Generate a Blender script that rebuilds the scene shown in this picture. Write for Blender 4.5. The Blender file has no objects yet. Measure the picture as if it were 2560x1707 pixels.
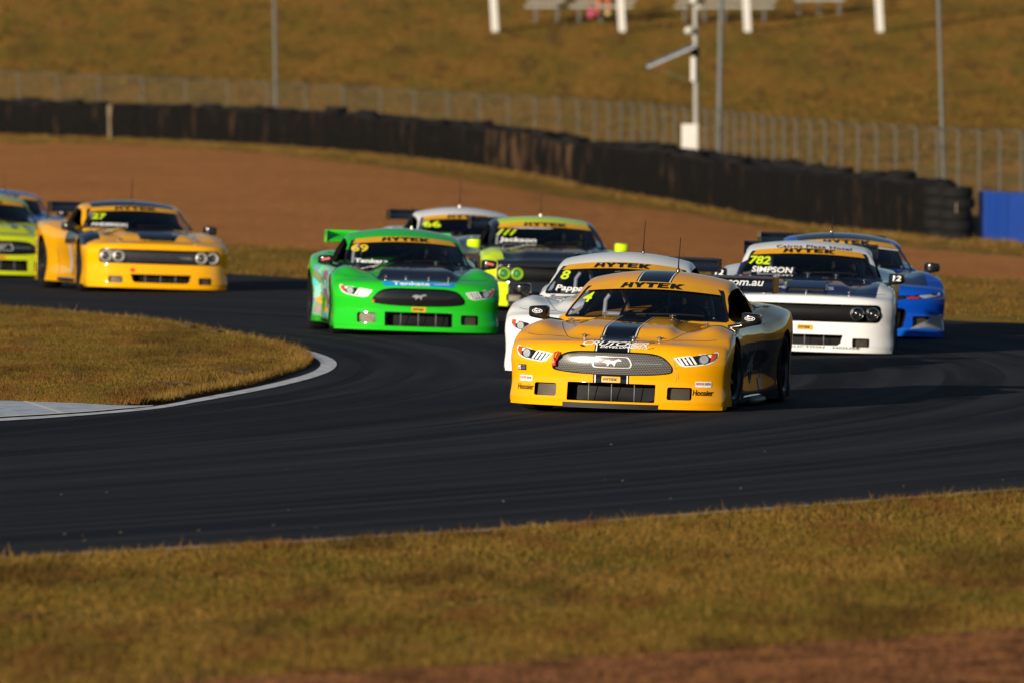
import bpy, bmesh, math, random
import numpy as np
from mathutils import Vector, Matrix, Euler
from mathutils.bvhtree import BVHTree
from mathutils.geometry import delaunay_2d_cdt

random.seed(7)
rng = np.random.default_rng(7)
R = math.radians
sc = bpy.context.scene
COL = sc.collection

# ------------------------------------------------------------------ camera
FPX = 2560 * 400.0 / 36.0            # focal length in photo pixels
CAM_H = 2.779
PITCH = math.atan((853.5 - 226.0) / FPX)
cam_d = bpy.data.cameras.new('camera')
cam = bpy.data.objects.new('camera', cam_d)
COL.objects.link(cam)
sc.camera = cam
cam.location = (0, 0, CAM_H)
cam.rotation_euler = (math.pi / 2 - PITCH, 0, 0)
cam_d.sensor_width = 36.0
cam_d.lens = 400.0
cam_d.clip_start = 1.0
cam_d.clip_end = 9000.0
cam_d.dof.use_dof = True
cam_d.dof.focus_distance = 99.3
cam_d.dof.aperture_fstop = 4.6

# ------------------------------------------------------------------ light
SUN_AZ_LEFT = 33.0                   # degrees left of straight behind the camera
SUN_EL = 12.0
w = bpy.data.worlds.new('World')
sc.world = w
w.use_nodes = True
nt = w.node_tree
bg = nt.nodes['Background']
sky = nt.nodes.new('ShaderNodeTexSky')
sky.sky_type = 'NISHITA'
sky.sun_disc = False
sky.sun_elevation = R(SUN_EL)
sky.sun_rotation = R(180 + SUN_AZ_LEFT)
sky.air_density = 1.0
sky.dust_density = 0.15
sky.ozone_density = 2.0
nt.links.new(sky.outputs[0], bg.inputs[0])
bg.inputs[1].default_value = 0.05
sun_d = bpy.data.lights.new('sun', 'SUN')
sun = bpy.data.objects.new('sun', sun_d)
COL.objects.link(sun)
sun_d.energy = 5.0
sun_d.angle = R(0.6)
sun_d.color = (1.0, 0.88, 0.71)
sdir = Vector((-math.sin(R(SUN_AZ_LEFT)) * math.cos(R(SUN_EL)),
               -math.cos(R(SUN_AZ_LEFT)) * math.cos(R(SUN_EL)), math.sin(R(SUN_EL))))
sun.rotation_euler = sdir.to_track_quat('Z', 'Y').to_euler()
sc.view_settings.view_transform = 'Standard'
sc.view_settings.look = 'None'
sc.view_settings.exposure = 0.4
sc.view_settings.gamma = 1.0
sc.view_settings.use_curve_mapping = False
sc.cycles.use_denoising = True
sc.cycles.max_bounces = 8
sc.cycles.transparent_max_bounces = 12

# ------------------------------------------------------------------ geometry of the picture
def ray(px, py):
    d = Vector(((px - 1280.0) / FPX, (853.5 - py) / FPX, -1.0))
    return cam.rotation_euler.to_matrix() @ d

def at_ground(px, py, z=0.0):
    d = ray(px, py)
    t = (z - CAM_H) / d.z
    return Vector((d.x * t, d.y * t, z))

def at_depth(px, py, Y):
    d = ray(px, py)
    t = Y / d.y
    return Vector((d.x * t, Y, CAM_H + d.z * t))

_cp, _sp = math.cos(PITCH), math.sin(PITCH)
def to_px(X, Y, Z):
    dz = Z - CAM_H
    fwd = Y * _cp - dz * _sp
    up = Y * _sp + dz * _cp
    return 1280 + FPX * X / fwd, 853.5 - FPX * up / fwd

# ------------------------------------------------------------------ objects
def obj(name, mesh, parent=None, mats=None, label=None, cat=None, group=None, kind=None):
    o = bpy.data.objects.new(name, mesh)
    COL.objects.link(o)
    if parent is not None:
        o.parent = parent
    if mats is not None and mesh is not None:
        if not isinstance(mats, (list, tuple)):
            mats = [mats]
        while len(mesh.materials) < len(mats):
            mesh.materials.append(mats[len(mesh.materials)])
        for i, m in enumerate(mats):
            o.material_slots[i].link = 'OBJECT'
            o.material_slots[i].material = m
    if label: o['label'] = label
    if cat: o['category'] = cat
    if group: o['group'] = group
    if kind: o['kind'] = kind
    return o

def mesh_np(name, v, f, smooth=False):
    me = bpy.data.meshes.new(name)
    me.from_pydata([tuple(map(float, p)) for p in v], [], [tuple(int(i) for i in q) for q in f])
    if smooth:
        me.polygons.foreach_set('use_smooth', [True] * len(me.polygons))
    me.update()
    return me

def mesh_tris(name, v, nper):
    """fast path: v is (N*nper,3), faces are consecutive runs of nper verts"""
    v = np.asarray(v, dtype=np.float32)
    n = len(v)
    me = bpy.data.meshes.new(name)
    me.vertices.add(n)
    me.vertices.foreach_set('co', v.ravel())
    me.loops.add(n)
    me.loops.foreach_set('vertex_index', np.arange(n, dtype=np.int32))
    nf = n // nper
    me.polygons.add(nf)
    me.polygons.foreach_set('loop_start', np.arange(0, n, nper, dtype=np.int32))
    me.update()
    return me

class MB:
    def __init__(s): s.v = []; s.f = []; s.m = []
    def add(s, v, f, m=0):
        o = len(s.v)
        s.v += [tuple(map(float, p)) for p in v]
        s.f += [tuple(int(i) + o for i in q) for q in f]
        s.m += [m] * len(f)
        return s
    def box(s, c, d, m=0, rot=None):
        c = Vector(c); hx, hy, hz = d[0] / 2, d[1] / 2, d[2] / 2
        p = [Vector((x, y, z)) for x in (-hx, hx) for y in (-hy, hy) for z in (-hz, hz)]
        if rot is not None:
            M = rot if isinstance(rot, Matrix) else Euler(rot).to_matrix()
            p = [M @ q for q in p]
        p = [q + c for q in p]
        return s.add(p, [(0, 1, 3, 2), (4, 6, 7, 5), (0, 4, 5, 1), (2, 3, 7, 6), (0, 2, 6, 4), (1, 5, 7, 3)], m)
    def rbox(s, c, d, r, m=0, rot=None, seg=2):
        bm = bmesh.new()
        bmesh.ops.create_cube(bm, size=1.0)
        bmesh.ops.scale(bm, vec=Vector(d), verts=bm.verts)
        bmesh.ops.bevel(bm, geom=bm.edges[:] , offset=r, segments=seg, profile=0.5, affect='EDGES')
        M = Matrix.Identity(3) if rot is None else Euler(rot).to_matrix()
        bm.verts.ensure_lookup_table()
        v = [M @ q.co + Vector(c) for q in bm.verts]
        f = [[q.index for q in fc.verts] for fc in bm.faces]
        bm.free()
        return s.add(v, f, m)
    def tube(s, pts, r, n=8, m=0, cap=True):
        pts = [Vector(p) for p in pts]
        rr = r if isinstance(r, (list, tuple)) else [r] * len(pts)
        v = []; f = []
        up = None
        for i, p in enumerate(pts):
            a = pts[max(i - 1, 0)]; b = pts[min(i + 1, len(pts) - 1)]
            t = (b - a).normalized()
            if up is None:
                up = Vector((0, 0, 1)) if abs(t.z) < 0.9 else Vector((1, 0, 0))
            sx = t.cross(up).normalized(); sy = sx.cross(t).normalized(); up = sy
            for k in range(n):
                an = 2 * math.pi * k / n
                v.append(p + sx * math.cos(an) * rr[i] + sy * math.sin(an) * rr[i])
        for i in range(len(pts) - 1):
            for k in range(n):
                f.append((i * n + k, i * n + (k + 1) % n, (i + 1) * n + (k + 1) % n, (i + 1) * n + k))
        if cap:
            f.append(tuple(range(n - 1, -1, -1)))
            f.append(tuple(range((len(pts) - 1) * n, len(pts) * n)))
        return s.add(v, f, m)
    def lathe(s, prof, n=24, axis='y', c=(0, 0, 0), m=0):
        """prof: list of (radius, along); closed profile loop if first==last"""
        v = []; f = []
        for k in range(n):
            an = 2 * math.pi * k / n
            ca, sa = math.cos(an), math.sin(an)
            for (r, h) in prof:
                if axis == 'y': v.append((c[0] + r * ca, c[1] + h, c[2] + r * sa))
                elif axis == 'z': v.append((c[0] + r * ca, c[1] + r * sa, c[2] + h))
                else: v.append((c[0] + h, c[1] + r * ca, c[2] + r * sa))
        q = len(prof)
        for k in range(n):
            k2 = (k + 1) % n
            for i in range(q - 1):
                f.append((k * q + i, k * q + i + 1, k2 * q + i + 1, k2 * q + i))
        return s.add(v, f, m)
    def mesh(s, name, smooth=False, angle=None):
        me = bpy.data.meshes.new(name)
        me.from_pydata(s.v, [], s.f)
        me.polygons.foreach_set('material_index', s.m)
        me.update()
        bm = bmesh.new(); bm.from_mesh(me)
        bmesh.ops.remove_doubles(bm, verts=bm.verts, dist=1e-6)
        bmesh.ops.recalc_face_normals(bm, faces=bm.faces)
        bm.to_mesh(me); bm.free()
        if smooth:
            me.polygons.foreach_set('use_smooth', [True] * len(me.polygons))
            if angle: me.set_sharp_from_angle(angle=R(angle))
        return me

# ------------------------------------------------------------------ node expressions
class E:
    """arithmetic on shader sockets"""
    T = None
    def __init__(s, sock): s.s = sock
    @staticmethod
    def node(op, *a):
        n = E.T.nodes.new('ShaderNodeMath'); n.operation = op
        for i, x in enumerate(a):
            if isinstance(x, E): E.T.links.new(x.s, n.inputs[i])
            else: n.inputs[i].default_value = float(x)
        return E(n.outputs[0])
    def __add__(s, o): return E.node('ADD', s, o)
    __radd__ = __add__
    def __sub__(s, o): return E.node('SUBTRACT', s, o)
    def __rsub__(s, o): return E.node('SUBTRACT', o, s)
    def __mul__(s, o): return E.node('MULTIPLY', s, o)
    __rmul__ = __mul__
    def __truediv__(s, o): return E.node('DIVIDE', s, o)
    def __gt__(s, o): return E.node('GREATER_THAN', s, o)
    def __lt__(s, o): return E.node('LESS_THAN', s, o)
    def __and__(s, o): return E.node('MULTIPLY', s, o)
    def __or__(s, o): return E.node('MAXIMUM', s, o)
    def abs(s): return E.node('ABSOLUTE', s)
    def between(s, a, b): return (s > a) & (s < b)

def mixc(fac, a, b):
    n = E.T.nodes.new('ShaderNodeMix'); n.data_type = 'RGBA'; n.clamp_factor = True
    for sock, x in ((n.inputs[0], fac), (n.inputs[6], a), (n.inputs[7], b)):
        if isinstance(x, E): E.T.links.new(x.s, sock)
        elif isinstance(x, (tuple, list)): sock.default_value = (*x[:3], 1)
        else: sock.default_value = x
    return E(n.outputs[2])

def noise(scale, detail=3, vec=None, rough=0.55, dist=0.0):
    n = E.T.nodes.new('ShaderNodeTexNoise')
    n.inputs['Scale'].default_value = scale
    n.inputs['Detail'].default_value = detail
    n.inputs['Roughness'].default_value = rough
    n.inputs['Distortion'].default_value = dist
    if vec is not None: E.T.links.new(vec.s, n.inputs['Vector'])
    return E(n.outputs[0])

def vmul(vec, v):
    n = E.T.nodes.new('ShaderNodeVectorMath'); n.operation = 'MULTIPLY'
    E.T.links.new(vec.s, n.inputs[0]); n.inputs[1].default_value = v
    return E(n.outputs[0])

def comb(x, y, z):
    n = E.T.nodes.new('ShaderNodeCombineXYZ')
    for i, q in enumerate((x, y, z)):
        if isinstance(q, E): E.T.links.new(q.s, n.inputs[i])
        else: n.inputs[i].default_value = q
    return E(n.outputs[0])

def ramp(fac, lo, hi):
    n = E.T.nodes.new('ShaderNodeMapRange'); n.interpolation_type = 'SMOOTHSTEP'
    E.T.links.new(fac.s, n.inputs[0]); n.inputs[1].default_value = lo; n.inputs[2].default_value = hi
    return E(n.outputs[0])

def coords(kind='Object'):
    n = E.T.nodes.new('ShaderNodeTexCoord')
    s = E.T.nodes.new('ShaderNodeSeparateXYZ')
    E.T.links.new(n.outputs[kind], s.inputs[0])
    return E(n.outputs[kind]), E(s.outputs[0]), E(s.outputs[1]), E(s.outputs[2])

def attr(name):
    n = E.T.nodes.new('ShaderNodeAttribute'); n.attribute_name = name
    return E(n.outputs['Fac'])

def bump(h, strength=0.5, dist=0.02):
    n = E.T.nodes.new('ShaderNodeBump')
    n.inputs['Strength'].default_value = strength; n.inputs['Distance'].default_value = dist
    E.T.links.new(h.s, n.inputs['Height'])
    return n.outputs[0]

def new_mat(name):
    m = bpy.data.materials.new(name); m.use_nodes = True
    E.T = m.node_tree
    p = m.node_tree.nodes['Principled BSDF']
    return m, p

def setp(p, **k):
    names = dict(rough='Roughness', metal='Metallic', coat='Coat Weight', coatr='Coat Roughness', spec='Specular IOR Level',
                 trans='Transmission Weight', ior='IOR', alpha='Alpha')
    for a, x in k.items():
        if a == 'color':
            if isinstance(x, E): E.T.links.new(x.s, p.inputs['Base Color'])
            else: p.inputs['Base Color'].default_value = (*x, 1)
        elif a == 'normal': E.T.links.new(x, p.inputs['Normal'])
        elif isinstance(x, E): E.T.links.new(x.s, p.inputs[names[a]])
        else: p.inputs[names[a]].default_value = x

def plain(name, c, rough=0.5, metal=0.0, var=0.12, scale=8.0, coat=0.0, spec=0.5):
    m, p = new_mat(name)
    v, x, y, z = coords()
    n = noise(scale, 4, v)
    c = tuple(c)
    lo = tuple(q * (1 - var) for q in c); hi = tuple(min(q * (1 + var), 1) for q in c)
    setp(p, color=mixc(ramp(n, 0.3, 0.7), lo, hi), rough=rough, metal=metal, coat=coat, coatr=0.05, spec=spec)
    return m

M_BLACK = plain('matt_black', (0.006, 0.006, 0.007), 0.6, spec=0.2)
M_GLOSSBLACK = plain('gloss_black', (0.008, 0.008, 0.009), 0.18, coat=0.5)
M_RUBBER = plain('tyre_rubber', (0.010, 0.0095, 0.0095), 0.8, scale=20, spec=0.12)
M_RIM = plain('rim_metal', (0.05, 0.05, 0.055), 0.35, 0.8)
M_CHROME = plain('chrome', (0.75, 0.74, 0.72), 0.15, 1.0, 0.03)
M_ALU = plain('aluminium', (0.55, 0.55, 0.55), 0.4, 0.6, 0.1)
M_WHITE = plain('white_print', (0.8, 0.8, 0.8), 0.4, 0, 0.03)
M_GOLD = plain('banner_gold', (0.68, 0.33, 0.010), 0.3, 0, 0.04)
M_PRINTBLACK = plain('print_black', (0.004, 0.004, 0.004), 0.45, 0, 0.1)
M_NEON = plain('neon_yellow_print', (0.62, 0.80, 0.01), 0.4, 0, 0.02)
M_RED = plain('red_print', (0.55, 0.015, 0.012), 0.4, 0, 0.05)
M_AMBER = plain('amber_lens', (0.55, 0.07, 0.008), 0.15, 0, 0.1, coat=1)
M_LENS = plain('lamp_lens', (0.55, 0.56, 0.57), 0.08, 0.3, 0.2, 14, coat=1)
M_GREY = plain('grey_print', (0.18, 0.18, 0.19), 0.5, 0, 0.1)
M_SKYBLUE = plain('blue_print', (0.01, 0.22, 0.62), 0.35, 0, 0.04)
M_SKIN = plain('skin', (0.45, 0.22, 0.14), 0.55, 0, 0.08)
M_SUIT = plain('race_suit', (0.015, 0.017, 0.03), 0.8, 0, 0.2)
M_INNER = plain('interior_black', (0.020, 0.022, 0.032), 0.6)

def glass_mat(name, tint=(0.30, 0.33, 0.40), refl=1.0):
    m = bpy.data.materials.new(name); m.use_nodes = True
    t = m.node_tree; E.T = t
    t.nodes.remove(t.nodes['Principled BSDF'])
    out = t.nodes['Material Output']
    tr = t.nodes.new('ShaderNodeBsdfTransparent'); tr.inputs[0].default_value = (*tint, 1)
    gl = t.nodes.new('ShaderNodeBsdfGlossy'); gl.inputs['Roughness'].default_value = 0.03
    fr = t.nodes.new('ShaderNodeFresnel'); fr.inputs[0].default_value = 1.6
    mx = t.nodes.new('ShaderNodeMixShader')
    f2 = E(fr.outputs[0]) * refl
    t.links.new(f2.s, mx.inputs[0]); t.links.new(tr.outputs[0], mx.inputs[1]); t.links.new(gl.outputs[0], mx.inputs[2])
    t.links.new(mx.outputs[0], out.inputs[0])
    return m
M_GLASS = glass_mat('windscreen_glass', (0.74, 0.78, 0.88))
M_DARKGLASS = glass_mat('dark_glass', (0.06, 0.065, 0.08))

def mesh_screen_mat(name, c, scale=60.0):
    """perforated metal screen seen over a dark duct"""
    m, p = new_mat(name)
    v, x, y, z = coords()
    a = E.node('SINE', (y + z) * scale * 6.28); b = E.node('SINE', (y - z) * scale * 6.28)
    hole = (a * b) > 0.0
    n = noise(15, 3, v)
    setp(p, color=mixc(hole, tuple(q * 1.0 for q in c), (0.004, 0.004, 0.004)), rough=0.5, metal=0.4)
    return m
M_SCREEN = mesh_screen_mat('wire_screen', (0.16, 0.13, 0.09))
M_TAPE = plain('black_tape', (0.007, 0.007, 0.007), 0.5, 0, 0.4, 20, spec=0.2)
# ================================================================== SETTING
def pchip(xk, yk, x):
    xk = np.asarray(xk, float); yk = np.asarray(yk, float); x = np.asarray(x, float)
    if xk[0] > xk[-1]: xk = xk[::-1]; yk = yk[::-1]
    h = np.diff(xk); d = np.diff(yk) / h
    m = np.zeros_like(yk); m[0] = d[0]; m[-1] = d[-1]
    for i in range(1, len(yk) - 1):
        if d[i - 1] * d[i] > 0:
            w1 = 2 * h[i] + h[i - 1]; w2 = h[i] + 2 * h[i - 1]
            m[i] = (w1 + w2) / (w1 / d[i - 1] + w2 / d[i])
    xc = np.clip(x, xk[0], xk[-1])
    i = np.clip(np.searchsorted(xk, xc) - 1, 0, len(h) - 1)
    t = (xc - xk[i]) / h[i]
    t2, t3 = t * t, t * t * t
    return ((2 * t3 - 3 * t2 + 1) * yk[i] + (t3 - 2 * t2 + t) * h[i] * m[i]
            + (-2 * t3 + 3 * t2) * yk[i + 1] + (t3 - t2) * h[i] * m[i + 1])

def spline(pts, per=12, closed=False):
    P = [Vector(p) for p in pts]; out = []
    n = len(P)
    for i in range(n if closed else n - 1):
        if closed: a, b, c, d = P[i - 1], P[i], P[(i + 1) % n], P[(i + 2) % n]
        else: a, b, c, d = P[max(i - 1, 0)], P[i], P[i + 1], P[min(i + 2, n - 1)]
        for k in range(per):
            t = k / per
            out.append(0.5 * ((2 * b) + (c - a) * t + (2 * a - 5 * b + 4 * c - d) * t * t + (3 * b - a - 3 * c + d) * t ** 3))
    if not closed: out.append(P[-1])
    return out

def inside(poly, X, Y):
    poly = np.asarray(poly, float); X = np.asarray(X, float); Y = np.asarray(Y, float)
    r = np.zeros(X.shape, bool)
    x0, y0 = poly[:, 0], poly[:, 1]; x1, y1 = np.roll(x0, -1), np.roll(y0, -1)
    for a, b, c, d in zip(x0, y0, x1, y1):
        if b == d: continue
        k = ((b > Y) != (d > Y)) & (X < (c - a) * (Y - b) / (d - b) + a)
        r ^= k
    return r

def dist_to(poly, X, Y):
    """distance to a polyline"""
    poly = np.asarray(poly, float); best = np.full(np.shape(X), 1e9)
    for (a, b), (c, d) in zip(poly[:-1], poly[1:]):
        vx, vy = c - a, d - b; L = vx * vx + vy * vy + 1e-12
        t = np.clip(((X - a) * vx + (Y - b) * vy) / L, 0, 1)
        best = np.minimum(best, np.hypot(X - a - t * vx, Y - b - t * vy))
    return best

# long curves that organise the place, as (photo column, distance, height)
COLK = [-1500, 0, 650, 1271, 1454, 1756, 2000, 2427, 2700, 4200]
WALL_Y = [400, 345, 325, 300, 290, 270, 252, 228, 214, 190]
WALL_Z = [1.9, 1.43, 1.19, 0.65, 0.36, 0.045, -0.18, -0.21, -0.2, -0.1]
FEN_Y = [420, 365, 351, 334, 326, 299, 274, 250, 238, 210]
FEN_Z = [2.0, 1.47, 1.12, 0.72, 0.60, 0.38, 0.18, 0.02, 0.0, 0.0]
BACK_Y = [230, 185, 170, 157, 153, 148, 144, 138.5, 134, 118]
def colf(tab, c): return pchip(COLK, tab, np.clip(c, COLK[0], COLK[-1]))

def terrain(X, Y):
    X = np.asarray(X, float); Y = np.asarray(Y, float)
    c = 1280 + FPX * X / np.maximum(Y, 5.0)
    yb = colf(BACK_Y, c) + 2.0; yw = colf(WALL_Y, c); zw = colf(WALL_Z, c); yf = colf(FEN_Y, c); zf = colf(FEN_Z, c)
    z = np.zeros_like(X)
    s = np.clip((Y - yb) / (yw - yb), 0, 1)
    z = zw * s ** 1.15
    k = Y > yw
    z = np.where(k, zw + (zf - zw) * np.clip((Y - yw) / (yf - yw), 0, 1), z)
    k = Y > yf
    y3 = np.maximum(yf + 20, 385.0); z3 = 2.6
    z = np.where(k, zf + (z3 - zf) * np.clip((Y - yf) / (y3 - yf), 0, 1) ** 1.25, z)
    z = np.where(Y > y3, z3 + 0.085 * (Y - y3), z)
    return np.minimum(z, 40.0)

def P2(px, py, z=0.0):
    q = at_ground(px * 2560 / 2352, py * 2560 / 2352, z)
    return (q.x, q.y)

# outer edge of the asphalt: far left -> round to the right -> near left
back_edge = [(float((c - 1280) / FPX * y), float(y)) for c, y in
             zip((-1500, -600, 0, 300, 566, 767, 1271, 1700, 2100, 2373, 2560, 2800),
                 (230, 203, 186, 179, 172.5, 168, 157, 150, 143, 137.5, 135.8, 132.5))]
right_arc = [(11.5, 121), (13.0, 112), (12.2, 102), (9.0, 91)]
fore_edge = [P2(2700, 1097), P2(2352, 1129), P2(2000, 1157), P2(1600, 1187), P2(1200, 1219), P2(800, 1244), P2(400, 1267),
             P2(0, 1289), P2(-400, 1312), (-12.0, 52.0), (-26, 30), (-60, 0)]
outer = spline([Vector((x, y, 0)) for x, y in back_edge + right_arc + fore_edge], 6)
outer = [(p.x, p.y) for p in outer]
track_poly = outer + [(-120, 0), (-120, 240)]

# ---- asphalt
def asphalt_mat():
    m, p = new_mat('asphalt')
    v, x, y, z = coords()
    cx, cy = -77.0, 114.0
    dx, dy = x - cx, y - cy
    r = E.node('SQRT', dx * dx + dy * dy)
    a = E.node('ARCTAN2', dy, dx) * 77.0
    lane = noise(1.0, 4, comb(r * 1.7, a * 0.035, 0.0), 0.6)
    lane2 = noise(1.0, 5, comb(r * 6.0, a * 0.10, 3.0), 0.65)
    lane3 = noise(1.0, 3, comb(r * 2.6 + a * 0.02, a * 0.022, 9.0), 0.5)
    fine = noise(90.0, 3, v)
    patch = noise(0.25, 4, v)
    base = mixc(ramp(lane, 0.36, 0.66), (0.0085, 0.0096, 0.0160), (0.0330, 0.0340, 0.0410))
    base = mixc(ramp(lane2, 0.52, 0.72) * 0.6, base, (0.0064, 0.0073, 0.0121))
    base = mixc(ramp(lane3, 0.56, 0.60) * 0.8, base, (0.0056, 0.0061, 0.0081))
    base = mixc(ramp(patch, 0.45, 0.7) * 0.35, base, (0.0272, 0.0251, 0.0252))
    base = mixc(ramp(fine, 0.5, 0.8) * 0.35, base, (0.0440, 0.0429, 0.0450))
    setp(p, color=base, rough=ramp(lane, 0.2, 0.9) * 0.12 + 0.80, spec=0.08,
         normal=bump(noise(120.0, 3, v), 0.9, 0.012))
    return m
M_ASPHALT = asphalt_mat()

def poly_sheet(name, poly, z, mat, label=None, res=None, zf=None):
    pts = [Vector((a, b)) for a, b in poly]
    n = len(pts)
    vs, es, fs, *_ = delaunay_2d_cdt(pts, [(i, (i + 1) % n) for i in range(n)], [], 1, 1e-4)
    v = [(q.x, q.y, z if zf is None else zf(q.x, q.y)) for q in vs]
    me = mesh_np(name, v, fs)
    bm = bmesh.new(); bm.from_mesh(me); bmesh.ops.recalc_face_normals(bm, faces=bm.faces)
    if bm.faces and sum(f.normal.z for f in bm.faces) < 0: bmesh.ops.reverse_faces(bm, faces=bm.faces)
    bm.to_mesh(me); bm.free()
    return obj(name, me, None, mat, label=label, kind='structure')
poly_sheet('track', track_poly, 0.0, M_ASPHALT)

# ---- earth: one sheet, grass and gravel zones
GRAVEL_PX = [(-1500, 330), (0, 357), (330, 362), (650, 384), (1000, 425), (1300, 478), (1454, 503), (1700, 535), (2000, 585), (2300, 622), (2700, 655),
             (2700, 712), (2350, 690), (2000, 684), (1200, 655), (650, 617), (0, 590), (-1500, 560)]
FOREGRAVEL = [P2(300, 1585), P2(600, 1563), P2(1000, 1541), P2(1400, 1516), P2(1900, 1483), P2(2352, 1450), P2(2900, 1405), (40, 70), (40, 5), (-30, 5), (-6, 40)]

def earth_mat():
    m, p = new_mat('dry_grass_and_gravel')
    v, x, y, z = coords()
    g = attr('gravel'); hill = attr('hill')
    wob = noise(0.8, 5, comb(x * 1.0, y * 0.25, 0.0)) - 0.5
    wob2 = noise(6.0, 3, comb(x, y * 0.3, 0.0)) - 0.5
    gm = ramp(g + wob * 0.7 + wob2 * 0.25, 0.42, 0.58)
    # grass: mottled straw, olive and bare brown
    n1 = noise(1.0, 6, comb(x * 0.55, y * 0.10, 1.0), 0.62)
    n2 = noise(1.0, 6, comb(x * 2.2, y * 0.35, 5.0), 0.65)
    n3 = noise(24.0, 4, comb(x, y * 0.35, 0.0))
    n4 = noise(1.0, 5, comb(x * 0.9, y * 0.16, 8.0), 0.6)
    c = mixc(ramp(n1, 0.42, 0.58), (0.1444, 0.0725, 0.0112), (0.0897, 0.0607, 0.0068))
    c = mixc(ramp(n2, 0.52, 0.70) * 0.75, c, (0.1140, 0.0459, 0.0099))
    c = mixc(ramp(n2, 0.48, 0.32) * 0.6, c, (0.0570, 0.0488, 0.0050))
    c = mixc(ramp(n4, 0.53, 0.62) * 0.75, c, (0.0547, 0.0296, 0.0062))
    c = mixc(ramp(n3, 0.45, 0.75) * 0.3, c, (0.1748, 0.0962, 0.0248))
    # gravel
    k1 = noise(0.35, 5, comb(x, y * 0.4, 0.0)); k2 = noise(40.0, 3, v); k3 = noise(7.0, 4, comb(x, y * 0.4, 2.0))
    k4 = noise(1.0, 5, comb(x * 1.2, y * 0.09, 4.0), 0.6)
    gc = mixc(ramp(k1, 0.3, 0.7), (0.1906, 0.0764, 0.0205), (0.2278, 0.0963, 0.0273))
    gc = mixc(ramp(k2, 0.42, 0.62) * 0.6, gc, (0.1209, 0.0498, 0.0149))
    gc = mixc(ramp(k3, 0.52, 0.7) * 0.55, gc, (0.2790, 0.1369, 0.0446))
    gc = mixc(ramp(k4, 0.55, 0.70) * 0.35, gc, (0.1395, 0.0564, 0.0161))
    hgt = n3 * 0.6 + n2 * 0.8
    setp(p, color=mixc(gm, c, gc), rough=0.95, spec=0.1, normal=bump(hgt + k2 * 0.5, 0.9, 0.05))
    try: p.inputs['Diffuse Roughness'].default_value = 1.0
    except Exception: pass
    return m
M_EARTH = earth_mat()

def build_earth():
    t = np.concatenate([np.linspace(-3, -0.35, 10), np.linspace(-0.3, -0.062, 18), np.linspace(-0.06, 0.06, 240), np.linspace(0.062, 0.3, 18), np.linspace(0.35, 3, 10)])
    ys = np.concatenate([np.linspace(30, 90, 200), np.linspace(90.5, 190, 260), np.linspace(191, 420, 230), np.linspace(422, 520, 50), np.linspace(540, 2200, 14)])
    T, Y = np.meshgrid(t, ys, indexing='ij')
    X = T * Y
    Z = terrain(X, Y)
    fr = np.abs(T) < 0.08
    # rough turf, kept below the asphalt where it runs under it
    ntl = inside(track_poly, X, Y)
    lump = (np.sin(X * 7.1 + np.sin(Y * 1.3) * 2) * np.sin(Y * 2.3 + X * 3.7) * 0.5 + rng.normal(0, 0.5, X.shape)) * 0.011
    dedge = dist_to(outer, X, Y)
    Z = np.where(ntl, -0.12, np.where(Y < 190, Z + np.where(fr, lump, 0) + np.clip(dedge * 0.06, 0, 0.035) - 0.02, Z + np.where(fr & (Y < 330), lump * 1.2, 0)))
    PXX, PYY = to_px(X, Y, Z)
    g = inside(GRAVEL_PX, PXX, PYY).astype(float)
    g = np.where((Y > 140) & (np.abs(T) < 0.15), g, 0.0)
    g = np.maximum(g, inside(FOREGRAVEL, X, Y).astype(float))
    # soften the zone edge over a few cells so the noise can chew it
    for _ in range(3):
        g[1:-1, 1:-1] = (g[1:-1, 1:-1] * 2 + g[:-2, 1:-1] + g[2:, 1:-1] + g[1:-1, :-2] + g[1:-1, 2:]) / 6
    nx, ny = X.shape
    v = np.stack([X, Y, Z], -1).reshape(-1, 3)
    idx = np.arange(nx * ny).reshape(nx, ny)
    f = np.stack([idx[:-1, :-1], idx[1:, :-1], idx[1:, 1:], idx[:-1, 1:]], -1).reshape(-1, 4)
    me = bpy.data.meshes.new('ground')
    me.vertices.add(len(v)); me.vertices.foreach_set('co', v.astype(np.float32).ravel())
    me.loops.add(f.size); me.loops.foreach_set('vertex_index', f.astype(np.int32).ravel())
    me.polygons.add(len(f)); me.polygons.foreach_set('loop_start', np.arange(0, f.size, 4, dtype=np.int32))
    me.polygons.foreach_set('use_smooth', [True] * len(f))
    me.update(calc_edges=True)
    at = me.attributes.new('gravel', 'FLOAT', 'POINT'); at.data.foreach_set('value', g.ravel().astype(np.float32))
    h = np.clip((Y - 300) / 60, 0, 1)
    at = me.attributes.new('hill', 'FLOAT', 'POINT'); at.data.foreach_set('value', h.ravel().astype(np.float32))
    obj('ground', me, None, M_EARTH, kind='structure')
    # the land behind and beside the camera, reaching the horizon
    MBx = MB()
    L = 4000
    MBx.add([(-L, -L, -0.3), (L, -L, -0.3), (L, 31, -0.3), (-L, 31, -0.3)], [(0, 1, 2, 3)])
    MBx.add([(-L, 31, -0.3), (-31 * 2.9, 31, -0.3), (-3 * 2200, 2200, -0.3), (-L * 2, 2200, -0.3)], [(0, 1, 2, 3)])
    MBx.add([(31 * 2.9, 31, -0.3), (L, 31, -0.3), (L * 2, 2200, -0.3), (3 * 2200, 2200, -0.3)], [(0, 1, 2, 3)])
    obj('terrain', MBx.mesh('terrain'), None, M_EARTH, kind='structure')
build_earth()

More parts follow.
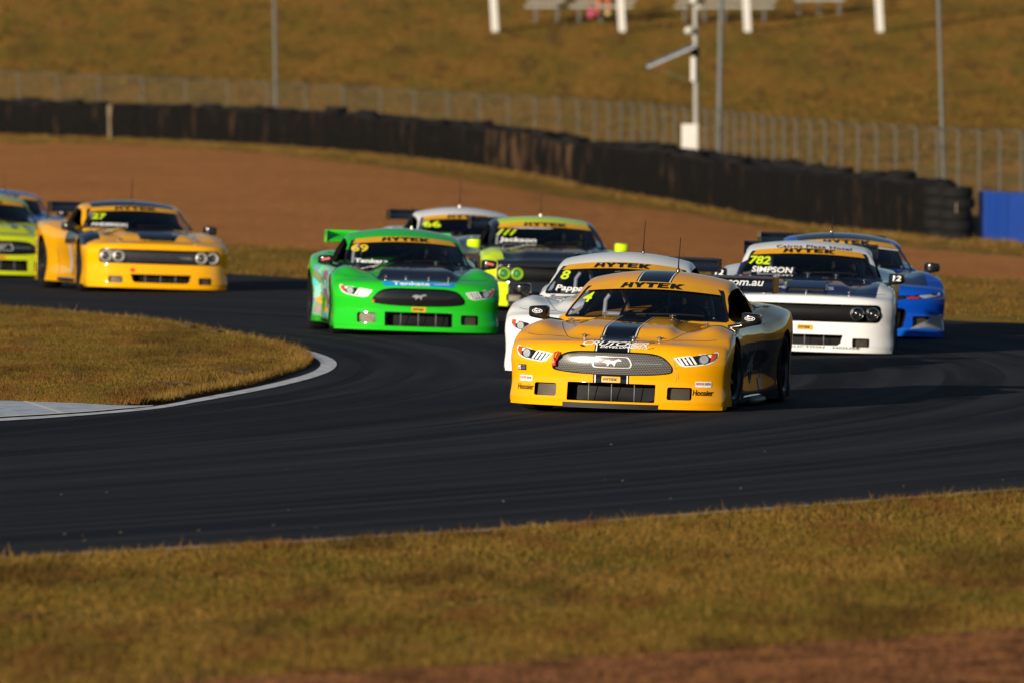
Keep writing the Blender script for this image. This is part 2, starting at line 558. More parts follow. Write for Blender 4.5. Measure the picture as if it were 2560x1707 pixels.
# ---- infield island with its white line and painted kerb
isl_top = [P2(-900, 640), P2(-300, 690), P2(0, 714), P2(150, 724), P2(330, 740), P2(480, 762), P2(600, 787), P2(680, 806)]
isl_tip = [P2(716, 824), P2(712, 840)]
isl_bot = [P2(660, 862), P2(580, 884), P2(460, 908), P2(350, 929), P2(200, 926), P2(0, 921), P2(-300, 918), P2(-900, 912)]
isl = [(p.x, p.y) for p in spline([Vector((a, b, 0)) for a, b in isl_top + isl_tip + isl_bot], 5)]
isl_poly = isl + [(-60, 100), (-60, 200)]

def island():
    xs = np.arange(-13.0, -1.6, 0.06); ys = np.arange(96, 165, 0.25)
    X, Y = np.meshgrid(xs, ys, indexing='ij')
    ins = inside(isl_poly, X, Y)
    d = dist_to(isl, X, Y)
    Z = np.where(ins, 0.012 + np.minimum(d, 0.6) * 0.10, -0.05 - 0 * d)
    l2 = (np.sin(X * 9.0 + np.sin(Y * 1.1) * 2.2) * np.sin(Y * 1.9 + X * 2.7)) * 0.012 + rng.normal(0, 0.006, X.shape)
    Z = np.where(ins, Z + l2 * np.clip(d * 3, 0, 1), Z)
    nx, ny = X.shape
    idx = np.arange(nx * ny).reshape(nx, ny)
    f = np.stack([idx[:-1, :-1], idx[1:, :-1], idx[1:, 1:], idx[:-1, 1:]], -1).reshape(-1, 4)
    keep = ins.ravel()[f].any(1)
    me = mesh_np('infield_ground', np.stack([X, Y, Z], -1).reshape(-1, 3), f[keep], True)
    me.attributes.new('gravel', 'FLOAT', 'POINT')
    obj('infield_ground', me, None, M_EARTH, kind='structure')
island()

def line_mat(name, c, dirt, lo=0.4, hi=0.75, k=0.7):
    m, p = new_mat(name)
    v, x, y, z = coords()
    n = noise(3.0, 5, comb(x * 2, y * 0.6, 0.0)); n2 = noise(40, 3, v)
    col = mixc(ramp(n, lo, hi) * k, c, dirt)
    col = mixc(ramp(n2, 0.5, 0.8) * 0.5, col, tuple(q * 0.6 for q in c))
    setp(p, color=col, rough=0.7)
    return m
M_LINE = line_mat('worn_white_line', (0.66, 0.66, 0.68), (0.27, 0.27, 0.29))
M_KERB = line_mat('painted_concrete', (0.52, 0.56, 0.64), (0.26, 0.30, 0.40))
M_KERBJOINT = plain('kerb_joint_paint', (0.78, 0.72, 0.62), 0.7)

def strip(name, ptsA, ptsB, z, mat, per=8):
    A = spline([Vector((a, b, z)) for a, b in ptsA], per); B = spline([Vector((a, b, z)) for a, b in ptsB], per)
    v = A + B; n = len(A)
    f = [(i, i + 1, n + i + 1, n + i) for i in range(n - 1)]
    me = mesh_np(name, v, f)
    bm = bmesh.new(); bm.from_mesh(me); bmesh.ops.recalc_face_normals(bm, faces=bm.faces)
    if sum(q.normal.z for q in bm.faces) < 0: bmesh.ops.reverse_faces(bm, faces=bm.faces)
    bm.to_mesh(me); bm.free()
    return obj(name, me, None, mat, kind='structure')
line_out = [P2(-300, 688), P2(0, 712.5), P2(330, 738), P2(480, 759), P2(600, 783), P2(690, 802), P2(745, 817), P2(773, 834), P2(758, 853), P2(700, 873), P2(600, 896), P2(460, 922), P2(350, 940), P2(180, 955), P2(0, 967), P2(-300, 984)]
line_in = [P2(-300, 690), P2(0, 714), P2(330, 740), P2(480, 762), P2(600, 787), P2(672, 803), P2(714, 818), P2(736, 834), P2(724, 851), P2(680, 867), P2(590, 889), P2(455, 915), P2(350, 934), P2(180, 950), P2(0, 961), P2(-300, 978)]
strip('edge_line', line_out, line_in, 0.006, M_LINE)
kerb_in = [P2(352, 932.5), P2(280, 933), P2(180, 928), P2(60, 924), P2(0, 922), P2(-300, 919)]
kerb_out = [P2(352, 934.5), P2(280, 940.5), P2(180, 949.3), P2(60, 956.8), P2(0, 960.2), P2(-300, 977)]
strip('kerb', kerb_in, kerb_out, 0.012, M_KERB)
strip('kerb_joint', [P2(52, 924), P2(96, 938), P2(140, 952)], [P2(62, 924), P2(107, 938), P2(152, 952)], 0.016, M_KERBJOINT)
strip('kerb_edge', [P2(-300, 976), P2(0, 959), P2(180, 948.6), P2(280, 940)], [P2(-300, 978), P2(0, 960.8), P2(180, 950), P2(280, 941)], 0.017, M_KERBJOINT)
# thin worn line along the near verge, broken by grass
fe = fore_edge[:9]
strip('verge_line', [(a, b + 0.22) for a, b in fe], [(a, b + 0.62) for a, b in fe], 0.006, line_mat('faded_line', (0.42, 0.42, 0.44), (0.018, 0.019, 0.023), 0.46, 0.54, 1.0))

# ---- grass blades (uncountable): real little blades where the photo resolves them
def blade_mat(name, cols):
    m, p = new_mat(name)
    t = attr('tone')
    v, x, y, z = coords()
    n = noise(1.0, 4, comb(x * 1.6, y * 0.35, 0.0))
    c = mixc(ramp(t, 0.0, 0.45), cols[0], cols[1])
    c = mixc(ramp(t, 0.55, 1.0), c, cols[2])
    c = mixc(ramp(n, 0.48, 0.66) * 0.75, c, cols[3])
    g2 = noise(1.0, 4, comb(x * 0.7, y * 0.13, 6.0), 0.6)
    c = mixc(ramp(g2, 0.53, 0.62) * 0.75, c, tuple(q * 0.42 for q in cols[1]))
    g3 = noise(1.0, 4, comb(x * 2.4, y * 0.5, 2.0), 0.65)
    c = mixc(ramp(g3, 0.58, 0.68) * 0.7, c, cols[0])
    setp(p, color=c, rough=0.8, spec=0.15)
    return m
M_BLADE = blade_mat('grass_blades', [(0.0623, 0.0548, 0.0056), (0.1254, 0.0725, 0.0099), (0.1786, 0.0999, 0.0223), (0.0950, 0.0385, 0.0081)])
M_STRAW = blade_mat('straw_blades', [(0.0912, 0.0666, 0.0087), (0.1672, 0.0925, 0.0186), (0.2356, 0.1406, 0.0434), (0.1216, 0.0533, 0.0124)])
M_HILLBLADE = blade_mat('bank_blades', [(0.0722, 0.0577, 0.0062), (0.1140, 0.0651, 0.0093), (0.1368, 0.0777, 0.0149), (0.0950, 0.0414, 0.0087)])

def blades(name, X, Y, Z, h, wd, label, cat, mat):
    n = len(X)
    an = rng.uniform(0, 2 * math.pi, n); lean = rng.uniform(0.1, 0.9, n) * h
    la = rng.uniform(0, 2 * math.pi, n)
    cx, sy = np.cos(an) * wd, np.sin(an) * wd
    b0 = np.stack([X - cx, Y - sy, Z], -1); b1 = np.stack([X + cx, Y + sy, Z], -1)
    tp = np.stack([X + np.cos(la) * lean, Y + np.sin(la) * lean, Z + h], -1)
    v = np.stack([b0, b1, tp], 1).reshape(-1, 3)
    me = mesh_tris(name, v, 3)
    tone = np.clip(rng.normal(0.45, 0.28, n) + 0.25 * np.sin(X * 2.1 + np.sin(Y * .7)) * np.sin(Y * .9 + X), 0, 1)
    at = me.attributes.new('tone', 'FLOAT', 'POINT'); at.data.foreach_set('value', np.repeat(tone, 3).astype(np.float32))
    return obj(name, me, None, mat, label=label, cat=cat, kind='stuff')

def sample_fore(n):
    Y = rng.uniform(50, 84, n * 3) ; X = rng.uniform(-1, 1, n * 3) * 0.0475 * Y
    hole = (np.sin(X * 1.7 + np.sin(Y * .55) * 2.1) * np.sin(Y * .62 + X * .8 + 1.3) > .62) & (rng.random(len(X)) < .8)
    ok = ~inside(track_poly, X, Y) & ~inside(FOREGRAVEL, X, Y) & ~hole
    return X[ok][:n], Y[ok][:n]
X, Y = sample_fore(190000)
d = dist_to(outer, X, Y)
h = rng.gamma(4, 0.0045, len(X)) * np.where(rng.random(len(X)) < 0.012, 2.2, 1) * (0.8 + 0.8 * np.exp(-d / 0.5))
blades('verge_grass', X, Y, np.clip(d * 0.06, 0, 0.035) - 0.022, h + 0.008, rng.uniform(.004, .010, len(X)),
       'dry olive and straw grass of the near verge in front of the track', 'grass', M_BLADE)
# ragged fringe over the asphalt edge
seg = rng.integers(0, len(fe) - 1, 16000); tt = rng.random(16000); fa = np.array(fe)
X = fa[seg, 0] * (1 - tt) + fa[seg + 1, 0] * tt; Y = fa[seg, 1] * (1 - tt) + fa[seg + 1, 1] * tt
clump = np.sin(X * 3.1) + np.sin(X * 7.7 + 1) + np.sin(X * 1.3 + 2)
Y = Y + rng.uniform(-.25, .04, len(X)) + np.clip(clump - .2, 0, 2) * 0.22 * rng.random(len(X))
blades('verge_fringe', X, Y, np.zeros(len(X)), rng.gamma(4, 0.006, len(X)) + .006, rng.uniform(.003, .006, len(X)),
       'ragged straw fringe of grass hanging over the near edge line', 'grass', M_STRAW)
n = 330000
X = rng.uniform(-7.2, -1.7, n); Y = rng.uniform(97, 150, n)
ok = inside(isl_poly, X, Y); X, Y = X[ok], Y[ok]
d = dist_to(isl, X, Y)
patchy = np.sin(X * 4.3 + np.sin(Y * .8) * 1.7) * np.sin(Y * 1.1 + X * 1.9)
h = rng.gamma(4, 0.005, len(X)) * (0.7 + 0.9 * (patchy > 0.55)) + 0.008
blades('infield_grass', X, Y, 0.012 + np.minimum(d, .6) * .10 - 0.004, h, rng.uniform(.003, .006, len(X)),
       'short patchy grass on the infield inside the bend', 'grass', M_BLADE)
# straw collar along the island's edge
ia = np.array(isl); k = 30000
seg = rng.integers(0, len(ia) - 1, k); tt = rng.random(k)
X = ia[seg, 0] * (1 - tt) + ia[seg + 1, 0] * tt; Y = ia[seg, 1] * (1 - tt) + ia[seg + 1, 1] * tt
X = X - np.abs(rng.normal(0, .10, k)) - 0.02; Y = Y + rng.normal(0, .2, k) * (Y > 112)
ok = inside(isl_poly, X, Y) & (X > -8)
X, Y = X[ok], Y[ok]
blades('infield_fringe', X, Y, np.full(len(X), 0.012), rng.gamma(4, .010, len(X)) + .012, rng.uniform(.003, .006, len(X)),
       'straw coloured collar of dead grass round the infield tip', 'grass', M_STRAW)
# clods of turned earth among the infield grass
def clods():
    v = []; nc = 0
    M = MB()
    for i in range(70):
        for _ in range(30):
            x = rng.uniform(-7, -2.2); y = rng.uniform(99, 140)
            if inside(isl_poly, np.array([x]), np.array([y]))[0] and dist_to(isl, np.array([x]), np.array([y]))[0] > .25: break
        s = rng.uniform(.03, .09)
        for j in range(rng.integers(2, 6)):
            bm = bmesh.new(); bmesh.ops.create_icosphere(bm, subdivisions=1, radius=s * rng.uniform(.4, 1))
            ox, oy = rng.normal(0, s * 1.4), rng.normal(0, s * 3)
            vs = [(x + ox + q.co.x * 1.5 * rng.uniform(.8, 1.2), y + oy + q.co.y * 2, 0.05 + q.co.z * .55) for q in bm.verts]
            M.add(vs, [[q.index for q in fc.verts] for fc in bm.faces]); bm.free()
    obj('earth_clods', M.mesh('earth_clods'), None, plain('clod_earth', (0.085, 0.042, 0.015), 0.95, 0, .35, 30),
        label='brown clods of turned earth scattered over the infield grass', cat='earth', kind='stuff')
clods()
# verge between asphalt and gravel trap, and the strip under the tyre wall
n = 60000
c = rng.uniform(200, 2700, n); s = rng.random(n)
yb = colf(BACK_Y, c); Y = yb + 0.5 + s * 34; X = (c - 1280) / FPX * Y
Z = terrain(X, Y); px, py = to_px(X, Y, Z)
ok = ~inside(GRAVEL_PX, px, py + rng.normal(0, 6, n)) & ~inside(track_poly, X, Y)
X, Y, Z = X[ok], Y[ok], Z[ok]
blades('far_verge_grass', X, Y, Z - .01, rng.gamma(4, .010, len(X)) + .01, rng.uniform(.006, .014, len(X)),
       'green and straw grass verge behind the cars along the far track edge', 'grass', M_BLADE)
n = 40000
c = rng.uniform(-100, 2700, n); yw = colf(WALL_Y, c); Y = yw - rng.gamma(1.5, 3.0, n); X = (c - 1280) / FPX * Y
Z = terrain(X, Y); px, py = to_px(X, Y, Z)
ok = ~inside(GRAVEL_PX, px, py)
X, Y, Z = X[ok], Y[ok], Z[ok]
blades('wall_foot_grass', X, Y, Z - .01, rng.gamma(3, .018, len(X)) * .8 + .015, rng.uniform(.01, .02, len(X)),
       'dry grass growing along the foot of the tyre wall', 'grass', M_STRAW)
# hill tussocks
n = 70000
Y = rng.uniform(300, 440, n); X = rng.uniform(-1, 1, n) * .047 * Y
c = 1280 + FPX * X / Y
ok = Y > colf(FEN_Y, c) - 8
X, Y = X[ok], Y[ok]
blades('hill_grass', X, Y, terrain(X, Y) - .01, rng.gamma(3, .016, len(X)) + .01, rng.uniform(.03, .09, len(X)),
       'olive and brown grass on the spectator bank behind the fence', 'grass', M_HILLBLADE)

# ---- loose stones
def stones(name, X, Y, Z, r, label, mat):
    n = len(X)
    base = np.array([(1, 0, 0), (0, 1, 0), (-1, 0, 0), (0, -1, 0), (0, 0, 1)], float)
    tri = [(0, 1, 4), (1, 2, 4), (2, 3, 4), (3, 0, 4)]
    a = rng.uniform(0, 6.28, n); ca, sa = np.cos(a), np.sin(a)
    P = base[None] * r[:, None, None] * rng.uniform(.6, 1.3, (n, 5, 1))
    P = np.stack([P[..., 0] * ca[:, None] - P[..., 1] * sa[:, None], P[..., 0] * sa[:, None] + P[..., 1] * ca[:, None], P[..., 2] * .8], -1)
    P += np.stack([X, Y, Z], -1)[:, None]
    v = P[:, np.array(tri).ravel()].reshape(-1, 3)
    return obj(name, mesh_tris(name, v, 3), None, mat, label=label, cat='stones', kind='stuff')
M_STONE = plain('trap_stone', (0.100, 0.042, 0.018), 0.95, 0, .6, 3, spec=.1)
n = 60000
Y = rng.uniform(51, 62, n); X = rng.uniform(-.035, .05, n) * Y
ok = inside(FOREGRAVEL, X, Y)
X, Y = X[ok], Y[ok]
stones('near_gravel', X, Y, np.full(len(X), .012), rng.uniform(.008, .024, len(X)), 'red brown gravel in the near bottom corner of the picture', M_STONE)
M_BIT = plain('loose_bit', (0.085, 0.06, 0.035), 0.9, 0, .8, 6)
n = 34
c = rng.uniform(100, 2560, n); X = []; Y = []
for q in c:
    p0 = at_ground(q, 1385 - q * 0.0684 - abs(rng.normal(0, 1)) * 75 - 12)
    X.append(p0.x); Y.append(p0.y)
stones('track_debris', np.array(X), np.array(Y), np.full(n, .002), rng.uniform(.005, .016, n), 'loose pebbles and rubber crumbs lying on the asphalt near the verge', M_BIT)

# ---- tyre wall: belts in front, tyres behind
def tyre_mesh(name, ro, ri, wd, n=20):
    M = MB()
    h = wd / 2
    prof = [(ri, -h * .75), (ri + .02, -h * .95), (ro - .04, -h), (ro - .008, -h * .72), (ro, 0), (ro - .008, h * .72), (ro - .04, h), (ri + .02, h * .95), (ri, h * .75), (ri - .005, 0), (ri, -h * .75)]
    M.lathe(prof, n, 'z')
    return M.mesh(name, True, 40)
ME_WTYRE = tyre_mesh('wall_tyre', 0.32, 0.19, 0.205)
def belt_mat(name, dirt):
    m, p = new_mat(name)
    v, x, y, z = coords()
    st = noise(1.0, 5, comb(x * 4.0, y * 0.8, z * 0.7), .6)
    n2 = noise(9.0, 4, v)
    lo = ramp(z, 0.55, 0.0)
    c = mixc(ramp(n2, .3, .7), (0.0045, 0.004, 0.004), (0.0105, 0.009, 0.008))
    c = mixc(ramp(st, .60 - dirt * .18, .80 - dirt * .12) * (.25 + .6 * dirt), c, (0.115, 0.064, 0.032))
    rib = noise(1.0, 4, comb(x * 9.0, y * 1.6, z * .4), .6)
    setp(p, color=c, rough=.85, spec=.06, normal=bump(st + rib * .8, .9, .06))
    return m
M_BELT = belt_mat('conveyor_belt', 0.32)
M_BELTDIRT = belt_mat('muddy_belt', 1.0)
M_PALE = plain('pale_patch', (0.22, 0.15, 0.085), .9)

def wall_run(name, c0, c1, label, dy, dirty, topz):
    root = obj(name, None, label=label, cat='tyre wall', group='tyre walls round the gravel trap')
    cs = np.linspace(c0, c1, 600)
    yy = colf(WALL_Y, cs) + dy; xx = (cs - 1280) / FPX * yy; zz = colf(WALL_Z, cs)
    ss = np.concatenate([[0], np.cumsum(np.hypot(np.diff(xx), np.diff(yy)))])
    L = ss[-1]
    def at(s):
        return np.array([np.interp(s, ss, xx), np.interp(s, ss, yy), np.interp(s, ss, zz)]), np.interp(s, ss, cs)
    p0, _ = at(0); root.location = p0
    k = 0; s = 0.0
    while s < L - .3:
        ln = rng.uniform(2.2, 3.4); e = min(s + ln, L)
        M = MB(); v = []; nn = 5
        ht = topz + rng.uniform(-.05, .04)
        for i in range(nn):
            q, _ = at(s + (e - s - .03) * i / (nn - 1)); q2, _ = at(min(s + (e - s) * i / (nn - 1) + .05, L)); q0, _ = at(max(s + (e - s) * i / (nn - 1) - .05, 0))
            t = (q2 - q0)[:2]; t /= np.hypot(*t) + 1e-9
            nrm = np.array([t[1], -t[0]]);
            if nrm[1] > 0: nrm = -nrm
            o = rng.uniform(0, .03)
            for dz, off in ((-.06, .0), (ht * .5, .02 + o), (ht, -.01), (ht + .0, -.07), (-.06, -.05)):
                v.append((q[0] + nrm[0] * off - p0[0], q[1] + nrm[1] * off - p0[1], q[2] + dz - p0[2]))
        f = []
        for i in range(nn - 1):
            for j in range(4): f.append((i * 5 + j, (i + 1) * 5 + j, (i + 1) * 5 + j + 1, i * 5 + j + 1))
            f.append((i * 5 + 4, (i + 1) * 5 + 4, (i + 1) * 5, i * 5))
        f += [(0, 1, 2, 3, 4), tuple((nn - 1) * 5 + j for j in (4, 3, 2, 1, 0))]
        M.add(v, f)
        _, cm = at((s + e) / 2)
        obj('belt_panel', M.mesh('belt_panel', False), root, M_BELTDIRT if dirty(cm) else M_BELT)
        s = e
    s = .3; i = 0
    while s < L - .2:
        q, cm = at(s)
        for row in range(2):
            if L < 90 and s > L - (1.2 if row == 0 else 6.0): continue
            a, _ = at(min(s + .1, L)); b, _ = at(s - .1)
            t = (a - b)[:2]; t /= np.hypot(*t); nrm = np.array([-t[1], t[0]])
            if nrm[1] < 0: nrm = -nrm
            o = .40 + row * .66
            T = obj('tyre', ME_WTYRE, root, M_RUBBER)
            T.location = (q[0] + nrm[0] * o - p0[0] + rng.normal(0, .03), q[1] + nrm[1] * o - p0[1], q[2] - p0[2] + topz - .10 + rng.normal(0, .02) + (.02 if row else 0) + (.10 if rng.random() < .10 else 0))
            T.rotation_euler = (rng.normal(0, .04), rng.normal(0, .04), rng.uniform(0, 6))
        s += .66 if L < 90 else .8
    return root
wall_run('tyre_wall', -260, 1452, 'long black belted tyre wall on the left behind the gravel trap, muddy at its right end', 0.0, lambda c: c > 1180, 1.0)
wr = wall_run('tyre_wall', 1446, 2336, 'black belted tyre wall segment in the middle right, ending beside the blue barrier', -3.5, lambda c: False, 1.10)
# two bare stacks that close the run
for i, (c, dy) in enumerate(((2352, -3.3), (2392, -4.6))):
    yy = float(colf(WALL_Y, np.array([c]))[0]) + dy; zz = float(colf(WALL_Z, np.array([c]))[0])
    st = obj('tyre_stack', None, label=('bare stack of tyres at the end of the belted tyre wall, left one' if i == 0 else 'last bare stack of tyres, with a white smear, beside the blue barrier'), cat='tyre stack', group='bare tyre stacks at the wall end')
    st.location = ((c - 1280) / FPX * yy, yy, zz - .02)
    for k in range(5):
        T = obj('tyre', ME_WTYRE, st, M_RUBBER); T.location = (rng.normal(0, .015), rng.normal(0, .015), .10 + k * .222); T.rotation_euler = (0, 0, k)
        T.scale = (1.04, 1.04, 1.07)
    if i:
        M = MB(); M.rbox((-.02, -.335, .68), (.028, .02, .20), .008); obj('paint_smear', M.mesh('paint_smear'), st, M_PALE)
# pale strap on the left wall
yy = float(colf(WALL_Y, np.array([276]))[0]) - .05; zz = float(colf(WALL_Z, np.array([276]))[0])
M = MB(); M.rbox((0, 0, .5), (.13, .03, .95), .01); M.rbox((.03, -.005, .84), (.22, .035, .3), .01)
o = obj('marker_board', M.mesh('marker_board'), None, M_PALE, label='pale sandy upright board against the tyre wall at far left', cat='board')
o.location = ((276 - 1280) / FPX * yy, yy, zz)

# ---- blue barrier at the right
def barrier():
    root = obj('barrier', None, label='plain blue crash barrier at the right edge of the picture', cat='barrier')
    m, p = new_mat('blue_barrier_paint')
    v, x, y, z = coords()
    n = noise(1.0, 4, comb(x * 5, y * 2, z * .5)); setp(p, color=mixc(ramp(n, .3, .7), (0.004, 0.045, 0.29), (0.006, 0.06, 0.36)), rough=.55)
    cs = [2446, 2520, 2600, 2700, 2850]
    for a, b in zip(cs[:-1], cs[1:]):
        M = MB(); v = []
        for c in (a, b - 1.0):
            y0 = 226 - (c - 2446) * .045
            xx = (c - 1280) / FPX * y0
            z0 = float(terrain(np.array([xx]), np.array([y0]))[0]) - .08
            for dy, dz in ((0, 0), (0, 1.06), (.45, 1.06), (.45, 0)): v.append((xx + dy * .3, y0 + dy, z0 + dz))
        M.add(v, [(0, 4, 5, 1), (1, 5, 6, 2), (2, 6, 7, 3), (0, 1, 2, 3), (7, 6, 5, 4)])
        obj('barrier_panel', M.mesh('barrier_panel'), root, m)
barrier()

# ---- chain link fence
M_POST = plain('galvanised_post', (0.095, 0.09, 0.074), .6, .1, .1, spec=.2)
def chain_mat():
    m = bpy.data.materials.new('chain_link'); m.use_nodes = True
    t = m.node_tree; E.T = t
    p = t.nodes['Principled BSDF']
    v, x, y, z = coords('Generated')
    a = attr('fs'); b = attr('fz')
    k = 1 / .11
    w1 = E.node('FRACT', (a + b) * k); w2 = E.node('FRACT', (a - b) * k)
    wire = (w1 < .075) | (w2 < .075)
    setp(p, color=(.10, .095, .08), rough=.6, metal=.0, alpha=wire, spec=.2)
    return m
M_CHAIN = chain_mat()
def fence():
    root = obj('chain_link_fence', None, label='tall galvanised chain link fence running behind the tyre walls', cat='fence')
    cs = np.linspace(-200, 2760, 1500)
    yy = colf(FEN_Y, cs); xx = (cs - 1280) / FPX * yy; zz = colf(FEN_Z, cs)
    ss = np.concatenate([[0], np.cumsum(np.hypot(np.diff(xx), np.diff(yy)))])
    def at(s): return Vector((np.interp(s, ss, xx), np.interp(s, ss, yy), np.interp(s, ss, zz)))
    M = MB(); M.tube([(0, 0, -.3), (0, 0, 1.9)], .028, 6); post = M.mesh('post', True, 50)
    n = int(ss[-1] / 2.6)
    for i in range(n + 1):
        o = obj('post', post, root, M_POST); o.location = at(i * 2.6)
        if i < n:
            a, b = at(i * 2.6), at((i + 1) * 2.6)
            M = MB(); M.tube([a + Vector((0, 0, 1.88)), b + Vector((0, 0, 1.88))], .018, 5)
            obj('top_rail', M.mesh('top_rail', True), root, M_POST)
            me = mesh_np('wire_panel', [a, b, b + Vector((0, 0, 1.87)), a + Vector((0, 0, 1.87))], [(0, 1, 2, 3)])
            s1 = me.attributes.new('fs', 'FLOAT', 'POINT'); s1.data.foreach_set('value', [0, 2.6, 2.6, 0])
            s1 = me.attributes.new('fz', 'FLOAT', 'POINT'); s1.data.foreach_set('value', [0, 0, 1.87, 1.87])
            obj('wire_panel', me, root, M_CHAIN)
fence()

# ---- poles
def pole(name, px0, px1, pyb, Y, r, label, mat, H=9.0):
    b = at_depth(px1, pyb, Y); t = at_depth(px0, 0, Y)
    d = (t - b); d = d / d.z
    z0 = float(terrain(np.array([b.x]), np.array([Y]))[0])
    b2 = Vector((b.x, Y, 0)) + d * 0; b2.z = z0
    M = MB(); M.tube([Vector((0, 0, -.3)), d * (H * .5), d * H], [r, r * .92, r * .8], 10)
    M.rbox((0, 0, .03), (r * 4, r * 4, .06), .01)
    o = obj(name, M.mesh(name, True, 40), None, mat, label=label, cat='pole'); o.location = b2
    return o, b2, d
M_GALV = plain('galvanised_pole', (0.105, 0.108, 0.10), .5, .1, .12, spec=.3)
pole('light_pole', 687, 691, 267, 358, .055, 'thin grey pole rising behind the fence on the left', M_GALV)
pole('light_pole', 1802, 1796, 365, 312, .085, 'thick grey pole beside the camera mast', M_GALV)
pole('light_pole', 2349, 2362, 436, 262, .05, 'thin grey pole behind the fence near the right edge', M_GALV)

def mast():
    Y = 300.0
    base = at_depth(1741, 376, Y); z0 = base.z
    top = at_depth(1738, 0, Y)
    d = (top - base) / (top.z - base.z)
    root = obj('camera_mast', None, label='grey mast with white cameras, tilted solar panel and white box behind the tyre wall', cat='mast')
    root.location = base
    MWH = plain('white_housing', (0.55, 0.53, 0.48), .45, 0, .06)
    MPAN = plain('solar_cells', (0.03, 0.05, 0.12), .2, .2, .2)
    def L(px, py): return at_depth(px, py, Y) - base
    M = MB(); M.tube([Vector((0, 0, -.8)), d * 3, d * 7], .075, 10); obj('pole', M.mesh('pole', True, 40), root, plain('mast_galvanised', (.26, .25, .22), .5, .1, .1))
    c = L(1725, 343); M = MB(); M.rbox((c.x, -.12, c.z), (.44, .3, .68), .02); o = obj('equipment_box', M.mesh('equipment_box'), root, MWH)
    M = MB(); M.rbox((c.x, -.28, c.z), (.38, .015, .6), .006); obj('box_door', M.mesh('box_door'), o, MWH)
    a = L(1617, 168); b = L(1737, 116)
    dv = (b - a); ln = dv.length; ang = math.atan2(dv.z, dv.x)
    M = MB(); mid = (a + b) / 2
    M.rbox((mid.x, -.15, mid.z), (ln, .7, .05), .01, rot=(R(4), -ang, 0)); o = obj('solar_panel', M.mesh('solar_panel'), root, M_ALU)
    nn = Vector((-math.sin(ang), 0, math.cos(ang)))
    M = MB(); M.rbox((mid.x + nn.x * .028, -.15, mid.z + nn.z * .028), (ln * .95, .64, .012), .003, rot=(R(4), -ang, 0)); obj('solar_cells', M.mesh('solar_cells'), o, MPAN)
    M = MB(); M.tube([L(1650, 178) + Vector((0, -.1, 0)), L(1735, 203)], .012, 6); obj('stay', M.mesh('stay'), root, M_GALV)
    c = L(1738, 134); M = MB(); M.tube([c + Vector((0, 0, -.13)), c + Vector((0, 0, .13))], .105, 10); obj('clamp', M.mesh('clamp', True, 40), root, M_BLACK)
    c = L(1733, 174); M = MB(); M.rbox((c.x, -.1, c.z), (.13, .1, .66), .02); obj('junction_box', M.mesh('junction_box'), root, MWH)
    def camera_head(px, py, rz):
        c = L(px, py)
        M = MB(); M.tube([(c.x + .22, -.05, c.z - .2), (c.x + .16, -.08, c.z - .05), (c.x + .05, -.1, c.z)], .04, 8)
        o = obj('camera_head', M.mesh('camera_head', True, 40), root, MWH)
        M = MB(); M.lathe([(0, -.02), (.06, -.01), (.10, .04), (.10, .15), (.075, .2), (0, .22)], 14, 'z', (0, 0, 0))
        me = M.mesh('housing', True, 40); h = obj('housing', me, o, MWH); h.location = (c.x, -.1, c.z); h.rotation_euler = (R(70), R(25), R(rz))
    camera_head(1717, 80, 20); camera_head(1728, 4, 40)
mast()

# ---- shelter posts, benches and a spectator on the bank
HILL_Y = 416.0
def hz(X, Y): return float(terrain(np.array([X]), np.array([Y]))[0])
M_WPOST = plain('white_post_paint', (0.52, 0.50, 0.46), .5, 0, .05)
for i, (c0, c1, py, which) in enumerate(((1233, 1236, 49, 'leftmost of the four white posts on the bank, left of the benches'), (1551, 1554, 51, 'white square post in front of the bench where the person sits'),
                                         (1865, 1868, 57, 'white square post at the right end of the second bench'), (2196, 2199, 51, 'rightmost white post on the bank, standing alone'))):
    Y = HILL_Y - 4
    b = at_depth(c1, py, Y); t = at_depth(c0, 0, Y); d = (t - b) / (t.z - b.z)
    M = MB()
    v = []
    for k, z in enumerate((-.7, 2.8)):
        for sx, sy in ((-1, -1), (1, -1), (1, 1), (-1, 1)): v.append((sx * .125 + d.x * z, sy * .125, z))
    M.add(v, [(0, 1, 5, 4), (1, 2, 6, 5), (2, 3, 7, 6), (3, 0, 4, 7), (4, 5, 6, 7), (3, 2, 1, 0)])
    M.rbox((d.x * 2.8, 0, 2.83), (.34, .34, .06), .01)
    o = obj('shelter_post', M.mesh('shelter_post'), None, M_WPOST, label=which, cat='post', group='white posts on the spectator bank')
    o.location = (b.x, Y, b.z)
M_BENCH = plain('bench_aluminium', (0.085, 0.08, 0.065), .5, .2, .12)
M_PLANK = plain('plank_aluminium', (0.27, 0.255, 0.22), .5, .1, .12)
